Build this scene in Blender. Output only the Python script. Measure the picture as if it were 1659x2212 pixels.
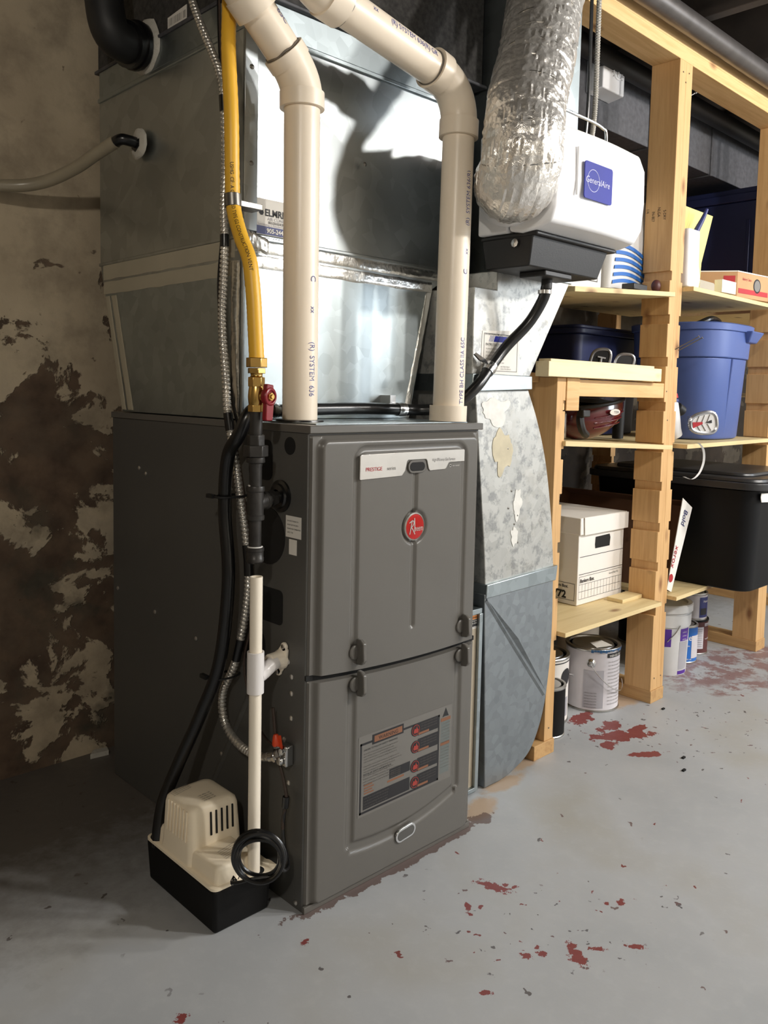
import bpy, bmesh, math, random
from mathutils import Vector, Matrix, noise, Quaternion
V = Vector
PI = math.pi
random.seed(7)
for o in list(bpy.data.objects):
    bpy.data.objects.remove(o)
S = bpy.context.scene
COL = S.collection

# ------------------------------------------------------------ camera
cd = bpy.data.cameras.new('camera')
cam = bpy.data.objects.new('camera', cd)
COL.objects.link(cam)
cam.location = (-0.87433, -1.10111, 0.92583)
cam.rotation_euler = (1.49118, -0.022676, -0.775417)
cd.sensor_fit = 'VERTICAL'
cd.sensor_height = 36.0
cd.lens = 1789.876 / 2212 * 36.0
cd.shift_x = -(857.67 - 829.5) / 2212
cd.shift_y = -(1106 - 989.165) / 2212
cd.clip_start = 0.02
S.camera = cam

# ------------------------------------------------------------ world, lights, exposure
w = bpy.data.worlds.new('world')
S.world = w
w.use_nodes = True
w.node_tree.nodes['Background'].inputs[0].default_value = (0.9, 0.85, 0.78, 1)
w.node_tree.nodes['Background'].inputs[1].default_value = 0.02
S.view_settings.view_transform = 'Standard'
S.view_settings.look = 'None'
S.view_settings.gamma = 1
S.view_settings.exposure = 0.0
S.view_settings.use_curve_mapping = False


def lamp(name, loc, power, col, radius=0.05, kind='POINT', size=(1, 1), aim=None):
    l = bpy.data.lights.new(name, kind)
    l.energy = power
    l.color = col
    if kind == 'POINT':
        l.shadow_soft_size = radius
    else:
        l.shape = 'RECTANGLE'
        l.size, l.size_y = size
    o = bpy.data.objects.new(name, l)
    COL.objects.link(o)
    o.location = loc
    if aim:
        o.rotation_euler = (V(aim) - V(loc)).to_track_quat('-Z', 'Y').to_euler()
    return o


for lx in (1.25, 1.85, 2.5):
    lamp('ceiling_tube', (lx, -1.80, 1.90), 76, (1.0, 0.965, 0.915), 0.06)
lamp('window_daylight', (3.6, -2.6, 1.5), 40, (0.84, 0.92, 1.0), kind='AREA', size=(1.1, 0.7), aim=(0.9, 0.2, 1.0))
lamp('far_bulb', (-1.6, -1.45, 1.85), 46, (1.0, 0.93, 0.82), 0.05)

# ------------------------------------------------------------ materials
def lin(c):
    return tuple((x / 255 / 12.92 if x / 255 <= 0.04045 else ((x / 255 + 0.055) / 1.055) ** 2.4) for x in c[:3]) + (1,)


class NT:
    def __init__(s, name):
        s.m = bpy.data.materials.new(name)
        s.m.use_nodes = True
        s.t = s.m.node_tree
        s.b = s.t.nodes['Principled BSDF']
        s.tc = None

    def n(s, typ, **kw):
        nd = s.t.nodes.new(typ)
        for k, v in kw.items():
            setattr(nd, k, v)
        return nd

    def l(s, a, b):
        s.t.links.new(a, b)

    def co(s, scale=(1, 1, 1), loc=(0, 0, 0)):
        if s.tc is None:
            s.tc = s.n('ShaderNodeTexCoord')
        mp = s.n('ShaderNodeMapping')
        mp.inputs['Scale'].default_value = scale
        mp.inputs['Location'].default_value = loc
        s.l(s.tc.outputs['Object'], mp.inputs[0])
        return mp.outputs[0]

    def noise(s, co, scale, detail=4, rough=0.55, dist=0):
        nd = s.n('ShaderNodeTexNoise')
        nd.inputs['Scale'].default_value = scale
        nd.inputs['Detail'].default_value = detail
        nd.inputs['Roughness'].default_value = rough
        nd.inputs['Distortion'].default_value = dist
        s.l(co, nd.inputs['Vector'])
        return nd.outputs['Fac']

    def ramp(s, f, stops, interp='LINEAR'):
        nd = s.n('ShaderNodeValToRGB')
        nd.color_ramp.interpolation = interp
        e = nd.color_ramp.elements
        while len(e) < len(stops):
            e.new(0.5)
        for i, (p, c) in enumerate(stops):
            e[i].position = p
            e[i].color = c if len(c) == 4 else (c[0], c[1], c[2], 1)
        s.l(f, nd.inputs[0])
        return nd.outputs[0]

    def mix(s, f, a, b):
        nd = s.n('ShaderNodeMix', data_type='RGBA')
        for i, x in ((0, f), (6, a), (7, b)):
            if hasattr(x, 'is_linked') or hasattr(x, 'links'):
                s.l(x, nd.inputs[i])
            else:
                nd.inputs[i].default_value = x
        return nd.outputs[2]

    def math(s, op, a, b=None, c=None, clamp=False):
        nd = s.n('ShaderNodeMath', operation=op)
        nd.use_clamp = clamp
        for i, x in enumerate((a, b, c)):
            if x is None:
                continue
            if isinstance(x, (int, float)):
                nd.inputs[i].default_value = x
            else:
                s.l(x, nd.inputs[i])
        return nd.outputs[0]

    def bump(s, h, strength=0.3, dist=0.001):
        nd = s.n('ShaderNodeBump')
        nd.inputs['Strength'].default_value = strength
        nd.inputs['Distance'].default_value = dist
        s.l(h, nd.inputs['Height'])
        s.l(nd.outputs[0], s.b.inputs['Normal'])

    def set(s, col=None, rough=None, metal=None, spec=None, trans=None, coat=None):
        for k, x in (('Base Color', col), ('Roughness', rough), ('Metallic', metal), ('Specular IOR Level', spec),
                     ('Transmission Weight', trans), ('Coat Weight', coat)):
            if x is None:
                continue
            if isinstance(x, (int, float, tuple)):
                s.b.inputs[k].default_value = x
            else:
                s.l(x, s.b.inputs[k])
        return s.m


def M(name, c, rough=0.5, metal=0.0, var=0.12, vs=6.0, bump=0.0, bs=200.0, spec=None, coat=None, bd=0.001):
    s = NT(name)
    c = lin(c)
    co = s.co()
    f = s.noise(co, vs)
    a = tuple(x * (1 - var) for x in c[:3]) + (1,)
    b = tuple(min(1, x * (1 + var)) for x in c[:3]) + (1,)
    s.set(col=s.ramp(f, [(0.3, a), (0.7, b)]), rough=rough, metal=metal, spec=spec, coat=coat)
    if bump:
        s.bump(s.noise(co, bs, 2), bump, bd)
    return s.m


def wood(name, axis, c1=(222, 183, 128), c2=(196, 150, 92), knot=(120, 72, 38)):
    s = NT(name)
    sc = [14, 14, 14]
    sc[axis] = 0.9
    co = s.co(tuple(sc))
    f = s.noise(co, 1.6, 5, 0.6, 0.6)
    g = s.noise(s.co(tuple(x * 5 for x in sc)), 1.5, 3)
    f2 = s.math('ADD', s.math('MULTIPLY', f, 0.75), s.math('MULTIPLY', g, 0.25))
    col = s.ramp(f2, [(0.3, lin(c2)), (0.5, lin(c1)), (0.62, lin(tuple((a + b) / 2 for a, b in zip(c1, c2)))), (0.75, lin(c1))])
    v = s.n('ShaderNodeTexVoronoi')
    ks = [13, 13, 13]
    ks[axis] = 6
    s.l(s.co(tuple(ks), (0.3, 0.7, 0.1)), v.inputs['Vector'])
    v.inputs['Scale'].default_value = 1
    k = s.ramp(v.outputs['Distance'], [(0.06, (1, 1, 1)), (0.20, (0, 0, 0))])
    col = s.mix(s.math('MULTIPLY', k, 0.8), col, lin(knot))
    s.set(col=col, rough=0.62)
    s.bump(f2, 0.15, 0.002)
    return s.m


def galv(name, c=(190, 190, 188), rough=0.34, spang=28, mottle=0.0, dirt=(120, 100, 70), dirtamt=0.0):
    s = NT(name)
    v = s.n('ShaderNodeTexVoronoi')
    v.inputs['Scale'].default_value = spang
    co = s.co()
    s.l(co, v.inputs['Vector'])
    bw = s.n('ShaderNodeRGBToBW')
    s.l(v.outputs['Color'], bw.inputs[0])
    c = lin(c)
    col = s.ramp(bw.outputs[0], [(0.0, tuple(x * 0.86 for x in c[:3])), (1.0, tuple(min(1, x * 1.1) for x in c[:3]))])
    if mottle:
        n1 = s.noise(co, 34, 5, 0.7)
        col = s.mix(s.math('MULTIPLY', s.ramp(n1, [(0.5, (0, 0, 0)), (0.62, (1, 1, 1))]), mottle), col, lin((120, 122, 124)))
    if dirtamt:
        n2 = s.noise(co, 7, 5, 0.7)
        col = s.mix(s.math('MULTIPLY', s.ramp(n2, [(0.5, (0, 0, 0)), (0.7, (1, 1, 1))]), dirtamt), col, lin(dirt))
    f = s.noise(co, 5, 3)
    r = s.math('MULTIPLY_ADD', f, 0.22, rough - 0.11)
    s.set(col=col, rough=r, metal=1.0 if not mottle else 0.55)
    s.bump(s.noise(co, 3.0, 2), 0.25, 0.004)
    return s.m


def floor_mat():
    s = NT('painted_concrete')
    co = s.co()
    big = s.noise(co, 2.2, 3)
    base = s.ramp(big, [(0.3, lin((158, 161, 164))), (0.55, lin((172, 174, 176))), (0.75, lin((164, 162, 156)))])
    fine = s.noise(co, 38, 4, 0.6)
    base = s.mix(s.math('MULTIPLY', s.ramp(fine, [(0.5, (0, 0, 0)), (0.75, (1, 1, 1))]), 0.25), base, lin((188, 190, 190)))
    sep = s.n('ShaderNodeSeparateXYZ')
    s.l(co, sep.inputs[0])
    n1 = s.noise(co, 26, 5, 0.7)
    n1c = s.math('SUBTRACT', n1, 0.5)

    def blob(x, y, rx, ry, rot=0.0, k=2.6, nn_=None):
        nz_ = n1c if nn_ is None else nn_
        dx = s.math('SUBTRACT', sep.outputs[0], x)
        dy = s.math('SUBTRACT', sep.outputs[1], y)
        c_, s_ = math.cos(rot), math.sin(rot)
        u = s.math('DIVIDE', s.math('ADD', s.math('MULTIPLY', dx, c_), s.math('MULTIPLY', dy, s_)), rx)
        v = s.math('DIVIDE', s.math('ADD', s.math('MULTIPLY', dx, -s_), s.math('MULTIPLY', dy, c_)), ry)
        d = s.math('SQRT', s.math('ADD', s.math('MULTIPLY', u, u), s.math('MULTIPLY', v, v)))
        return s.math('SUBTRACT', s.math('MULTIPLY_ADD', nz_, k, 1.0), d)

    def union(lst):
        a = lst[0]
        for b in lst[1:]:
            a = s.math('MAXIMUM', a, b)
        return a
    n2 = s.noise(co, 95, 5, 0.7)
    n2c = s.math('SUBTRACT', n2, 0.5)
    bigreds = [(1.115, 0.030, .085, .032, -.5), (1.16, 0.085, .05, .022, 0.1), (1.045, 0.02, .03, .02, .4), (1.07, -.08, .045, .015, -.6),
               (1.20, 0.02, .035, .016, 0), (1.14, .17, .05, .025, .2)]
    reds = [(.316, -.176, .034, .011, -1.25), (.232, -.185, .011, .006, .9), (.452, -.366, .011, .006, .3), (.271, -.389, .030, .010, 1.05), (.262, -.40, .010, .016, .3),
            (.228, -.350, .007, .009, 0), (.205, -.335, .008, .010, 0.3), (.235, -.335, .006, .004, 0), (.31, -.409, .013, .005, -.9),
            (.362, -.449, .016, .006, -.9), (-.282, -.072, .010, .008, 0), (.09, -.345, .010, .005, -.8), (-.045, -.06, .008, .006, 0),
            (.25, -.20, .006, .004, 0), (.335, -.19, .007, .005, 0), (.43, -.35, .006, .004, 0), (.345, -.205, .006, .005, 0), (.22, -.20, .004, .006, 0)]
    redm = s.math('MAXIMUM', union([blob(*r, k=3.2) for r in bigreds]), union([blob(*r, k=4.0, nn_=n2c) for r in reds]))
    red = s.ramp(redm, [(0.0, (0, 0, 0)), (0.02, (1, 1, 1))])
    far = [(1.95, .10, .42, .14, -.1), (1.75, -.03, .16, .05, -.3), (2.3, -.05, .5, .12, 0)]
    farf = s.math('MULTIPLY', s.ramp(union([blob(*r, k=1.0) for r in far]), [(0.0, (0, 0, 0)), (0.3, (1, 1, 1))]),
                  s.ramp(s.noise(s.co((1, 1, 1), (3, 1, 0)), 11, 6, 0.7), [(0.44, (0, 0, 0)), (0.52, (1, 1, 1))]))
    # tiny scattered chips
    v = s.n('ShaderNodeTexVoronoi')
    v.inputs['Scale'].default_value = 24
    cd2 = s.n('ShaderNodeVectorMath', operation='ADD')
    nn = s.n('ShaderNodeTexNoise')
    nn.inputs['Scale'].default_value = 60
    s.l(co, nn.inputs['Vector'])
    sc = s.n('ShaderNodeVectorMath', operation='SCALE')
    sc.inputs['Scale'].default_value = 0.035
    s.l(nn.outputs['Color'], sc.inputs[0])
    s.l(co, cd2.inputs[0])
    s.l(sc.outputs[0], cd2.inputs[1])
    s.l(cd2.outputs[0], v.inputs['Vector'])
    chips = s.ramp(v.outputs['Distance'], [(0.11, (1, 1, 1)), (0.13, (0, 0, 0))])
    where = s.ramp(s.noise(s.co((1, 1, 1), (5.3, 2.1, 0)), 4.5, 3), [(0.40, (0, 0, 0)), (0.46, (1, 1, 1))])
    bw = s.n('ShaderNodeSeparateColor')
    s.l(v.outputs['Color'], bw.inputs[0])
    keep = s.math('GREATER_THAN', bw.outputs[0], 0.5)
    chipf = s.math('MULTIPLY', s.math('MULTIPLY', chips, where), keep)
    chipcol = s.ramp(bw.outputs[1], [(0.0, lin((96, 92, 92))), (0.6, lin((112, 96, 94))), (0.85, lin((120, 62, 58)))], 'CONSTANT')
    clm = union([blob(*r, k=1.2) for r in ((.27, -.31, .20, .12, -.75), (.27, -.19, .12, .06, -.75), (1.25, -.03, .34, .17, -.75), (.55, -.42, .10, .05, -.75), (1.45, -.15, .25, .10, -.75))])
    v3 = s.n('ShaderNodeTexVoronoi')
    v3.inputs['Scale'].default_value = 48
    s.l(cd2.outputs[0], v3.inputs['Vector'])
    b3 = s.n('ShaderNodeSeparateColor')
    s.l(v3.outputs['Color'], b3.inputs[0])
    chip3 = s.math('MULTIPLY', s.math('MULTIPLY', s.ramp(v3.outputs['Distance'], [(0.16, (1, 1, 1)), (0.20, (0, 0, 0))]), s.ramp(clm, [(0.0, (0, 0, 0)), (0.1, (1, 1, 1))])), s.math('GREATER_THAN', b3.outputs[0], 0.62))
    base = s.mix(chip3, base, s.ramp(b3.outputs[1], [(0.0, lin((92, 90, 92))), (0.5, lin((104, 84, 84))), (0.8, lin((116, 58, 56)))], 'CONSTANT'))
    whites = s.math('MULTIPLY', s.math('MULTIPLY', chips, s.math('GREATER_THAN', bw.outputs[2], 0.93)), 1.0)
    col = s.mix(chipf, base, chipcol)
    col = s.mix(whites, col, lin((225, 225, 220)))
    col = s.mix(s.math('MULTIPLY', farf, 0.75), col, lin((126, 84, 80)))
    col = s.mix(red, col, lin((126, 62, 60)))
    # rust / tan stains at duct foot, dirt along furnace foot
    rust = [(.53, .03, .07, .035, .3), (.80, .11, .08, .03, .2), (1.35, .17, .12, .05, 0), (.66, .07, .09, .03, 0.0)]
    rf = s.ramp(union([blob(*r, k=1.2) for r in rust]), [(0.0, (0, 0, 0)), (0.35, (1, 1, 1))])
    col = s.mix(s.math('MULTIPLY', rf, 0.75), col, lin((176, 146, 112)))
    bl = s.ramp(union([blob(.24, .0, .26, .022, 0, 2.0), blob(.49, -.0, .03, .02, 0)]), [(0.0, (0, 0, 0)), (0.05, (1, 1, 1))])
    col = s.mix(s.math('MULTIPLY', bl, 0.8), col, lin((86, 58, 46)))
    # concrete darker towards the foundation wall, reaching further out at the left
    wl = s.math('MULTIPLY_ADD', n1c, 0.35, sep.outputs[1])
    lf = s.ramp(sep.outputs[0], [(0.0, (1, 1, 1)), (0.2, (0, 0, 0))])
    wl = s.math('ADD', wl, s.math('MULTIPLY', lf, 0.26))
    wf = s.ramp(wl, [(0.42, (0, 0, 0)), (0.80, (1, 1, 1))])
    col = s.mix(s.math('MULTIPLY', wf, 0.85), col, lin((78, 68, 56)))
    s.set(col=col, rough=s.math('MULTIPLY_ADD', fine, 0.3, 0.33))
    s.bump(s.math('ADD', s.math('MULTIPLY', fine, 0.5), s.math('MULTIPLY', red, -0.6)), 0.35, 0.002)
    return s.m


def plaster_mat():
    s = NT('old_plaster')
    co = s.co()
    sep = s.n('ShaderNodeSeparateXYZ')
    s.l(co, sep.inputs[0])
    a = s.noise(co, 3.0, 4)
    base = s.ramp(a, [(0.3, lin((176, 160, 136))), (0.5, lin((196, 180, 154))), (0.7, lin((164, 152, 134)))])
    n = s.noise(co, 6.5, 7, 0.62, 0.4)
    # peeled more and more below 0.9 m
    z = s.math('MULTIPLY_ADD', sep.outputs[2], -0.42, 0.46)
    zc = s.math('MINIMUM', z, 0.12)
    f = s.math('ADD', n, zc)
    peel = s.ramp(f, [(0.565, (0, 0, 0)), (0.585, (1, 1, 1))])
    dark = s.ramp(s.noise(co, 14, 5), [(0.35, lin((78, 62, 50))), (0.65, lin((112, 92, 74)))])
    col = s.mix(peel, base, dark)
    mold = s.ramp(s.noise(s.co((1, 1, 1), (2, 0, 5)), 5.0, 5, 0.6), [(0.52, (0, 0, 0)), (0.62, (1, 1, 1))])
    low = s.ramp(sep.outputs[2], [(0.5, (1, 1, 1)), (1.0, (0, 0, 0))])
    col = s.mix(s.math('MULTIPLY', s.math('MULTIPLY', mold, low), 0.75), col, lin((62, 62, 52)))
    blot = s.ramp(s.noise(s.co((1, 1, 1), (7, 3, 1)), 8, 6, 0.65), [(0.45, (0, 0, 0)), (0.68, (1, 1, 1))])
    col = s.mix(s.math('MULTIPLY', blot, 0.5), col, lin((104, 92, 78)))
    spot = s.ramp(s.noise(co, 30, 3, 0.7), [(0.68, (0, 0, 0)), (0.74, (1, 1, 1))])
    col = s.mix(s.math('MULTIPLY', spot, 0.7), col, lin((70, 52, 40)))
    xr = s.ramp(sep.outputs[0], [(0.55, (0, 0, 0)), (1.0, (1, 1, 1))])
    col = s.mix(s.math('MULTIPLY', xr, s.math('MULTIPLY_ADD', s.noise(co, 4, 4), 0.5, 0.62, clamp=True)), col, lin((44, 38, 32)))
    # rusty run where the plaster meets the plenum
    dx = s.math('ABSOLUTE', s.math('ADD', s.math('SUBTRACT', sep.outputs[0], 0.014), s.math('MULTIPLY', s.math('SUBTRACT', s.noise(co, 9, 4), 0.5), 0.05)))
    rs = s.math('MULTIPLY', s.ramp(dx, [(0.010, (1, 1, 1)), (0.016, (0, 0, 0))]), s.ramp(sep.outputs[2], [(1.0, (0, 0, 0)), (1.1, (1, 1, 1))]))
    col = s.mix(s.math('MULTIPLY', rs, 0.85), col, lin((128, 92, 52)))
    s.set(col=col, rough=0.9)
    h = s.math('ADD', s.math('MULTIPLY', s.noise(co, 40, 5), 0.3), s.math('MULTIPLY', peel, -1.0))
    s.bump(h, 0.7, 0.005)
    return s.m


MT = {}
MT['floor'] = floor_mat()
MT['plaster'] = plaster_mat()
MT['joist'] = M('dark_joist', (62, 54, 48), 0.9, var=0.3, bump=.3, bs=60)
MT['ceil'] = M('black_ceiling', (34, 31, 29), 0.95, var=0.3)
MT['room'] = M('room_wall', (214, 208, 196), 0.9)
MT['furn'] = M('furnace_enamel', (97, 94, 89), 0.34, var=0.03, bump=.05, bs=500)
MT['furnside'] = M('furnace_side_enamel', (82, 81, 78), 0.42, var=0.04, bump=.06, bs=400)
MT['black'] = M('black_void', (9, 9, 9), 0.8)
MT['rubber'] = M('black_rubber', (16, 16, 17), 0.28, spec=.6)
MT['rubmat'] = M('dull_rubber', (22, 22, 23), 0.55)
MT['plaBlack'] = M('black_plastic', (24, 23, 24), 0.5, bump=.2, bs=400)
MT['speck'] = M('black_liner', (56, 54, 52), 0.85, var=.5, vs=90, bump=.6, bs=120, bd=.002)
MT['trunk'] = M('dark_painted_duct', (74, 74, 78), 0.55, var=.25, vs=60, bump=.2, bs=150)
MT['galv'] = galv('galvanised_sheet', (184, 190, 192))
MT['galvdull'] = galv('galvanised_dull', (170, 179, 182), 0.42, 40)
MT['mottle'] = galv('galvanised_mottled', (188, 188, 184), 0.48, 40, mottle=0.6, dirt=(150, 140, 120), dirtamt=.3)
MT['foil'] = M('foil_tape', (225, 225, 222), 0.25, 1.0, var=.05, bump=.6, bs=60, bd=.002)
def flex_mat():
    s = NT('crinkled_foil')
    co = s.co()
    v = s.n('ShaderNodeTexVoronoi')
    v.inputs['Scale'].default_value = 110
    v.feature = 'F1'
    s.l(co, v.inputs['Vector'])
    s.set(col=lin((244, 240, 234)), rough=0.3, metal=0.74)
    s.bump(s.math('ADD', s.math('MULTIPLY', v.outputs['Distance'], 0.5), s.noise(co, 60, 4, 0.7)), 0.7, 0.003)
    return s.m
MT['flex'] = flex_mat()
MT['flexs'] = M('flex_wire_ridge', (190, 186, 180), 0.3, 1.0)
MT['pvc'] = M('cream_pvc', (240, 226, 206), 0.33, var=.02)
MT['pvcw'] = M('white_pvc', (246, 236, 218), 0.35, var=.03)
MT['pvcw2'] = M('bright_white_pvc', (232, 228, 226), 0.3, var=.02)
MT['glue'] = M('dark_glue', (116, 108, 98), 0.5, var=.3, vs=40)
MT['blueink'] = M('blue_ink', (96, 98, 150), 0.6)
MT['ink'] = M('black_ink', (30, 29, 32), 0.6)
MT['greyink'] = M('grey_ink', (120, 116, 112), 0.6)
MT['yellow'] = M('yellow_gas_hose', (232, 178, 52), 0.42, var=.04)
MT['brass'] = M('brass', (214, 176, 104), 0.25, 1.0, var=.05)
MT['iron'] = M('black_iron', (58, 56, 54), 0.36, .4, var=.3, vs=30, bump=.3, bs=120)
MT['redh'] = M('red_handle', (128, 22, 32), 0.35)
MT['chrome'] = M('zinc_plated', (205, 205, 205), 0.2, 1.0)
MT['bx'] = M('armoured_cable', (210, 206, 198), 0.3, 0.75)
MT['silver'] = M('brushed_silver', (200, 196, 190), 0.35, .85)
MT['redbadge'] = M('red_badge', (178, 24, 20), 0.2, .3)
MT['white'] = M('white_paper', (226, 222, 214), 0.6, var=.02)
MT['hum'] = M('humidifier_white', (236, 236, 238), 0.4, var=.01)
MT['blue'] = M('blue_plate', (40, 48, 150), 0.5, spec=.2)
MT['tape'] = M('beige_tape', (172, 164, 144), 0.6, var=.08)
MT['pcream'] = M('pump_cream', (252, 238, 212), 0.45, var=.02)
MT['pblack'] = M('pump_black', (11, 10, 10), 0.6, spec=.25)
MT['beige'] = M('beige_cabinet', (172, 160, 140), 0.45, var=.04)
MT['orange'] = M('orange_label', (206, 126, 56), 0.5)
MT['wirenut'] = M('orange_wire_nut', (214, 70, 30), 0.4)
MT['brownwire'] = M('brown_wire', (60, 46, 38), 0.5)
MT['pz'] = wood('pine_upright', 2, (214, 172, 118), (186, 140, 86))
MT['px'] = wood('pine_rail', 0)
MT['py'] = wood('pine_plate', 1, (200, 160, 108), (170, 128, 80))
MT['ply'] = wood('plywood', 0, (224, 202, 152), (206, 180, 128))
MT['newpine'] = wood('fresh_pine', 0, (244, 226, 184), (234, 212, 164))
MT['binblue'] = M('blue_plastic', (78, 98, 158), 0.42, var=.05)
MT['binnavy'] = M('navy_plastic', (36, 44, 84), 0.45)
MT['binblack'] = M('black_tote', (7, 7, 9), 0.5, spec=.25)
MT['lidgrey'] = M('charcoal_lid', (44, 44, 46), 0.35)
MT['card'] = M('white_card', (232, 228, 222), 0.65, var=.02)
MT['cardb'] = M('brown_card', (150, 112, 78), 0.75)
MT['carddark'] = M('cardboard_inside', (96, 66, 46), 0.85)
MT['kraft'] = M('kraft_print_card', (188, 146, 104), 0.7)
MT['redink'] = M('red_ink', (176, 40, 48), 0.6)
MT['blueprint'] = M('blue_print', (36, 104, 186), 0.5)
MT['purple'] = M('purple_print', (84, 44, 146), 0.5)
MT['maroon'] = M('maroon_print', (86, 46, 44), 0.5)
MT['navy'] = M('navy_print', (44, 52, 110), 0.5)
MT['tin'] = M('tin', (176, 174, 170), 0.3, .95)
MT['labelgrey'] = M('grey_label', (206, 202, 206), 0.5)
MT['greyp'] = M('grey_print', (168, 166, 172), 0.6)
MT['helmet'] = M('maroon_helmet', (78, 8, 20), 0.22, var=.1, coat=.5)
MT['skatew'] = M('skate_white', (216, 216, 216), 0.35)
MT['skates'] = M('skate_silver', (180, 180, 182), 0.25, .8)
MT['yellowbag'] = M('yellow_paper', (246, 232, 140), 0.6)
MT['hosecl'] = M('clear_vinyl_hose', (150, 140, 120), 0.3)
MT['sealant'] = M('white_sealant', (190, 186, 176), 0.6, bump=.8, bs=90, bd=.003)
MT['pipe'] = M('dark_steel_pipe', (92, 88, 86), 0.4, .6, var=.2, vs=20)
MT['nail'] = M('steel_nail', (130, 126, 120), 0.35, .9)


# ------------------------------------------------------------ mesh helpers
class MB:
    def __init__(s):
        s.v, s.f, s.m = [], [], []

    def add(s, vs, fs, m=0):
        k = len(s.v)
        s.v += [V(p) for p in vs]
        s.f += [tuple(i + k for i in f) for f in fs]
        s.m += [m] * len(fs)
        return s

    def box(s, x0, y0, z0, x1, y1, z1, m=0):
        return s.hexa([(x0, y0, z0), (x1, y0, z0), (x1, y1, z0), (x0, y1, z0), (x0, y0, z1), (x1, y0, z1), (x1, y1, z1), (x0, y1, z1)], m)

    def hexa(s, p, m=0):
        return s.add(p, [(0, 3, 2, 1), (4, 5, 6, 7), (0, 1, 5, 4), (1, 2, 6, 5), (2, 3, 7, 6), (3, 0, 4, 7)], m)

    def prism(s, pts, off, m=0):
        n = len(pts)
        off = V(off)
        a = [V(p) for p in pts]
        b = [p + off for p in a]
        nn = sum(((a[i] - a[0]).cross(a[(i + 1) % n] - a[0]) for i in range(1, n - 1)), V((0, 0, 0)))
        fl = nn.dot(off) > 0
        f0, f1 = tuple(range(n)), tuple(range(n, 2 * n))
        fs = [f0[::-1] if fl else f0, f1 if fl else f1[::-1]]
        for i in range(n):
            j = (i + 1) % n
            q = (i, j, n + j, n + i)
            fs.append(q if fl else q[::-1])
        return s.add(a + b, fs, m)

    def ring(s, c, ax, r, n, up=None):
        ax = V(ax).normalized()
        u = V(up) if up else (V((0, 0, 1)) if abs(ax.z) < 0.9 else V((1, 0, 0)))
        u = (u - ax * u.dot(ax)).normalized()
        w_ = ax.cross(u)
        return [V(c) + u * (math.cos(2 * PI * i / n) * r) + w_ * (math.sin(2 * PI * i / n) * r) for i in range(n)]

    def loft(s, rings, caps=True, m=0, closed=False):
        n = len(rings[0])
        vs = [p for r in rings for p in r]
        fs = []
        R = len(rings)
        for k in range(R if closed else R - 1):
            k2 = (k + 1) % R
            for i in range(n):
                j = (i + 1) % n
                fs.append((k * n + i, k * n + j, k2 * n + j, k2 * n + i))
        if caps and not closed:
            fs.append(tuple(range(n))[::-1])
            fs.append(tuple(range((R - 1) * n, R * n)))
        return s.add(vs, fs, m)

    def lathe(s, prof, o, ax, n=32, m=0, caps=True, up=None):
        o = V(o)
        ax = V(ax).normalized()
        return s.loft([s.ring(o + ax * t, ax, max(r, 1e-5), n, up) for r, t in prof], caps, m)

    def cyl(s, a, b, r, r2=None, n=24, m=0, caps=True, up=None):
        a, b = V(a), V(b)
        return s.loft([s.ring(a, b - a, r, n, up), s.ring(b, b - a, r if r2 is None else r2, n, up)], caps, m)

    def tube(s, path, r, n=12, m=0, caps=True, closed=False):
        P = [V(p) for p in path]
        N = len(P)
        T = []
        for i in range(N):
            a = P[i - 1] if (i or closed) else P[0]
            b = P[(i + 1) % N] if (i < N - 1 or closed) else P[-1]
            T.append((b - a).normalized())
        u = V((0, 0, 1)) if abs(T[0].z) < .9 else V((1, 0, 0))
        u = (u - T[0] * u.dot(T[0])).normalized()
        rings = []
        for i in range(N):
            if i:
                q = T[i - 1].rotation_difference(T[i])
                u = q @ u
                u = (u - T[i] * u.dot(T[i])).normalized()
            w_ = T[i].cross(u)
            rr = r(i / (N - 1)) if callable(r) else r
            rings.append([P[i] + u * (math.cos(2 * PI * k / n) * rr) + w_ * (math.sin(2 * PI * k / n) * rr) for k in range(n)])
        return s.loft(rings, caps, m, closed)

    def sphere(s, c, r, n=16, k=10, m=0, sc=(1, 1, 1)):
        c = V(c)
        rings = []
        for j in range(k + 1):
            a = PI * j / k
            z = -math.cos(a) * r * sc[2]
            q = max(math.sin(a) * r, 1e-5)
            rings.append([c + V((math.cos(2 * PI * i / n) * q * sc[0], math.sin(2 * PI * i / n) * q * sc[1], z)) for i in range(n)])
        return s.loft(rings, True, m)

    def build(s, name, mats, parent=None, smooth=True, bevel=0.0, seg=2, angle=35, world=True, sub=0):
        off = V((0, 0, 0))
        if world and parent is not None:
            p = parent
            while p is not None:
                off += p.location
                p = p.parent
        me = bpy.data.meshes.new(name)
        me.from_pydata([v - off for v in s.v], [], s.f)
        if not isinstance(mats, (list, tuple)):
            mats = [mats]
        for mt in mats:
            me.materials.append(MT[mt] if isinstance(mt, str) else mt)
        for i, p in enumerate(me.polygons):
            p.material_index = s.m[i]
            p.use_smooth = smooth
        me.update()
        if smooth:
            me.set_sharp_from_angle(angle=math.radians(angle))
        o = bpy.data.objects.new(name, me)
        COL.objects.link(o)
        if parent is not None:
            o.parent = parent
        if bevel:
            b = o.modifiers.new('bevel', 'BEVEL')
            b.width = bevel
            b.segments = seg
            b.limit_method = 'ANGLE'
            b.angle_limit = math.radians(40)
            b.harden_normals = False
        if sub:
            d = o.modifiers.new('sub', 'SUBSURF')
            d.levels = d.render_levels = sub
        return o


def thing(name, label, cat, loc, group=None):
    o = bpy.data.objects.new(name, None)
    COL.objects.link(o)
    o.location = loc
    o.empty_display_size = 0.05
    o['label'] = label
    o['category'] = cat
    if group:
        o['group'] = group
    return o


def tag(o, label, cat, group=None):
    o['label'] = label
    o['category'] = cat
    if group:
        o['group'] = group
    return o


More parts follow.
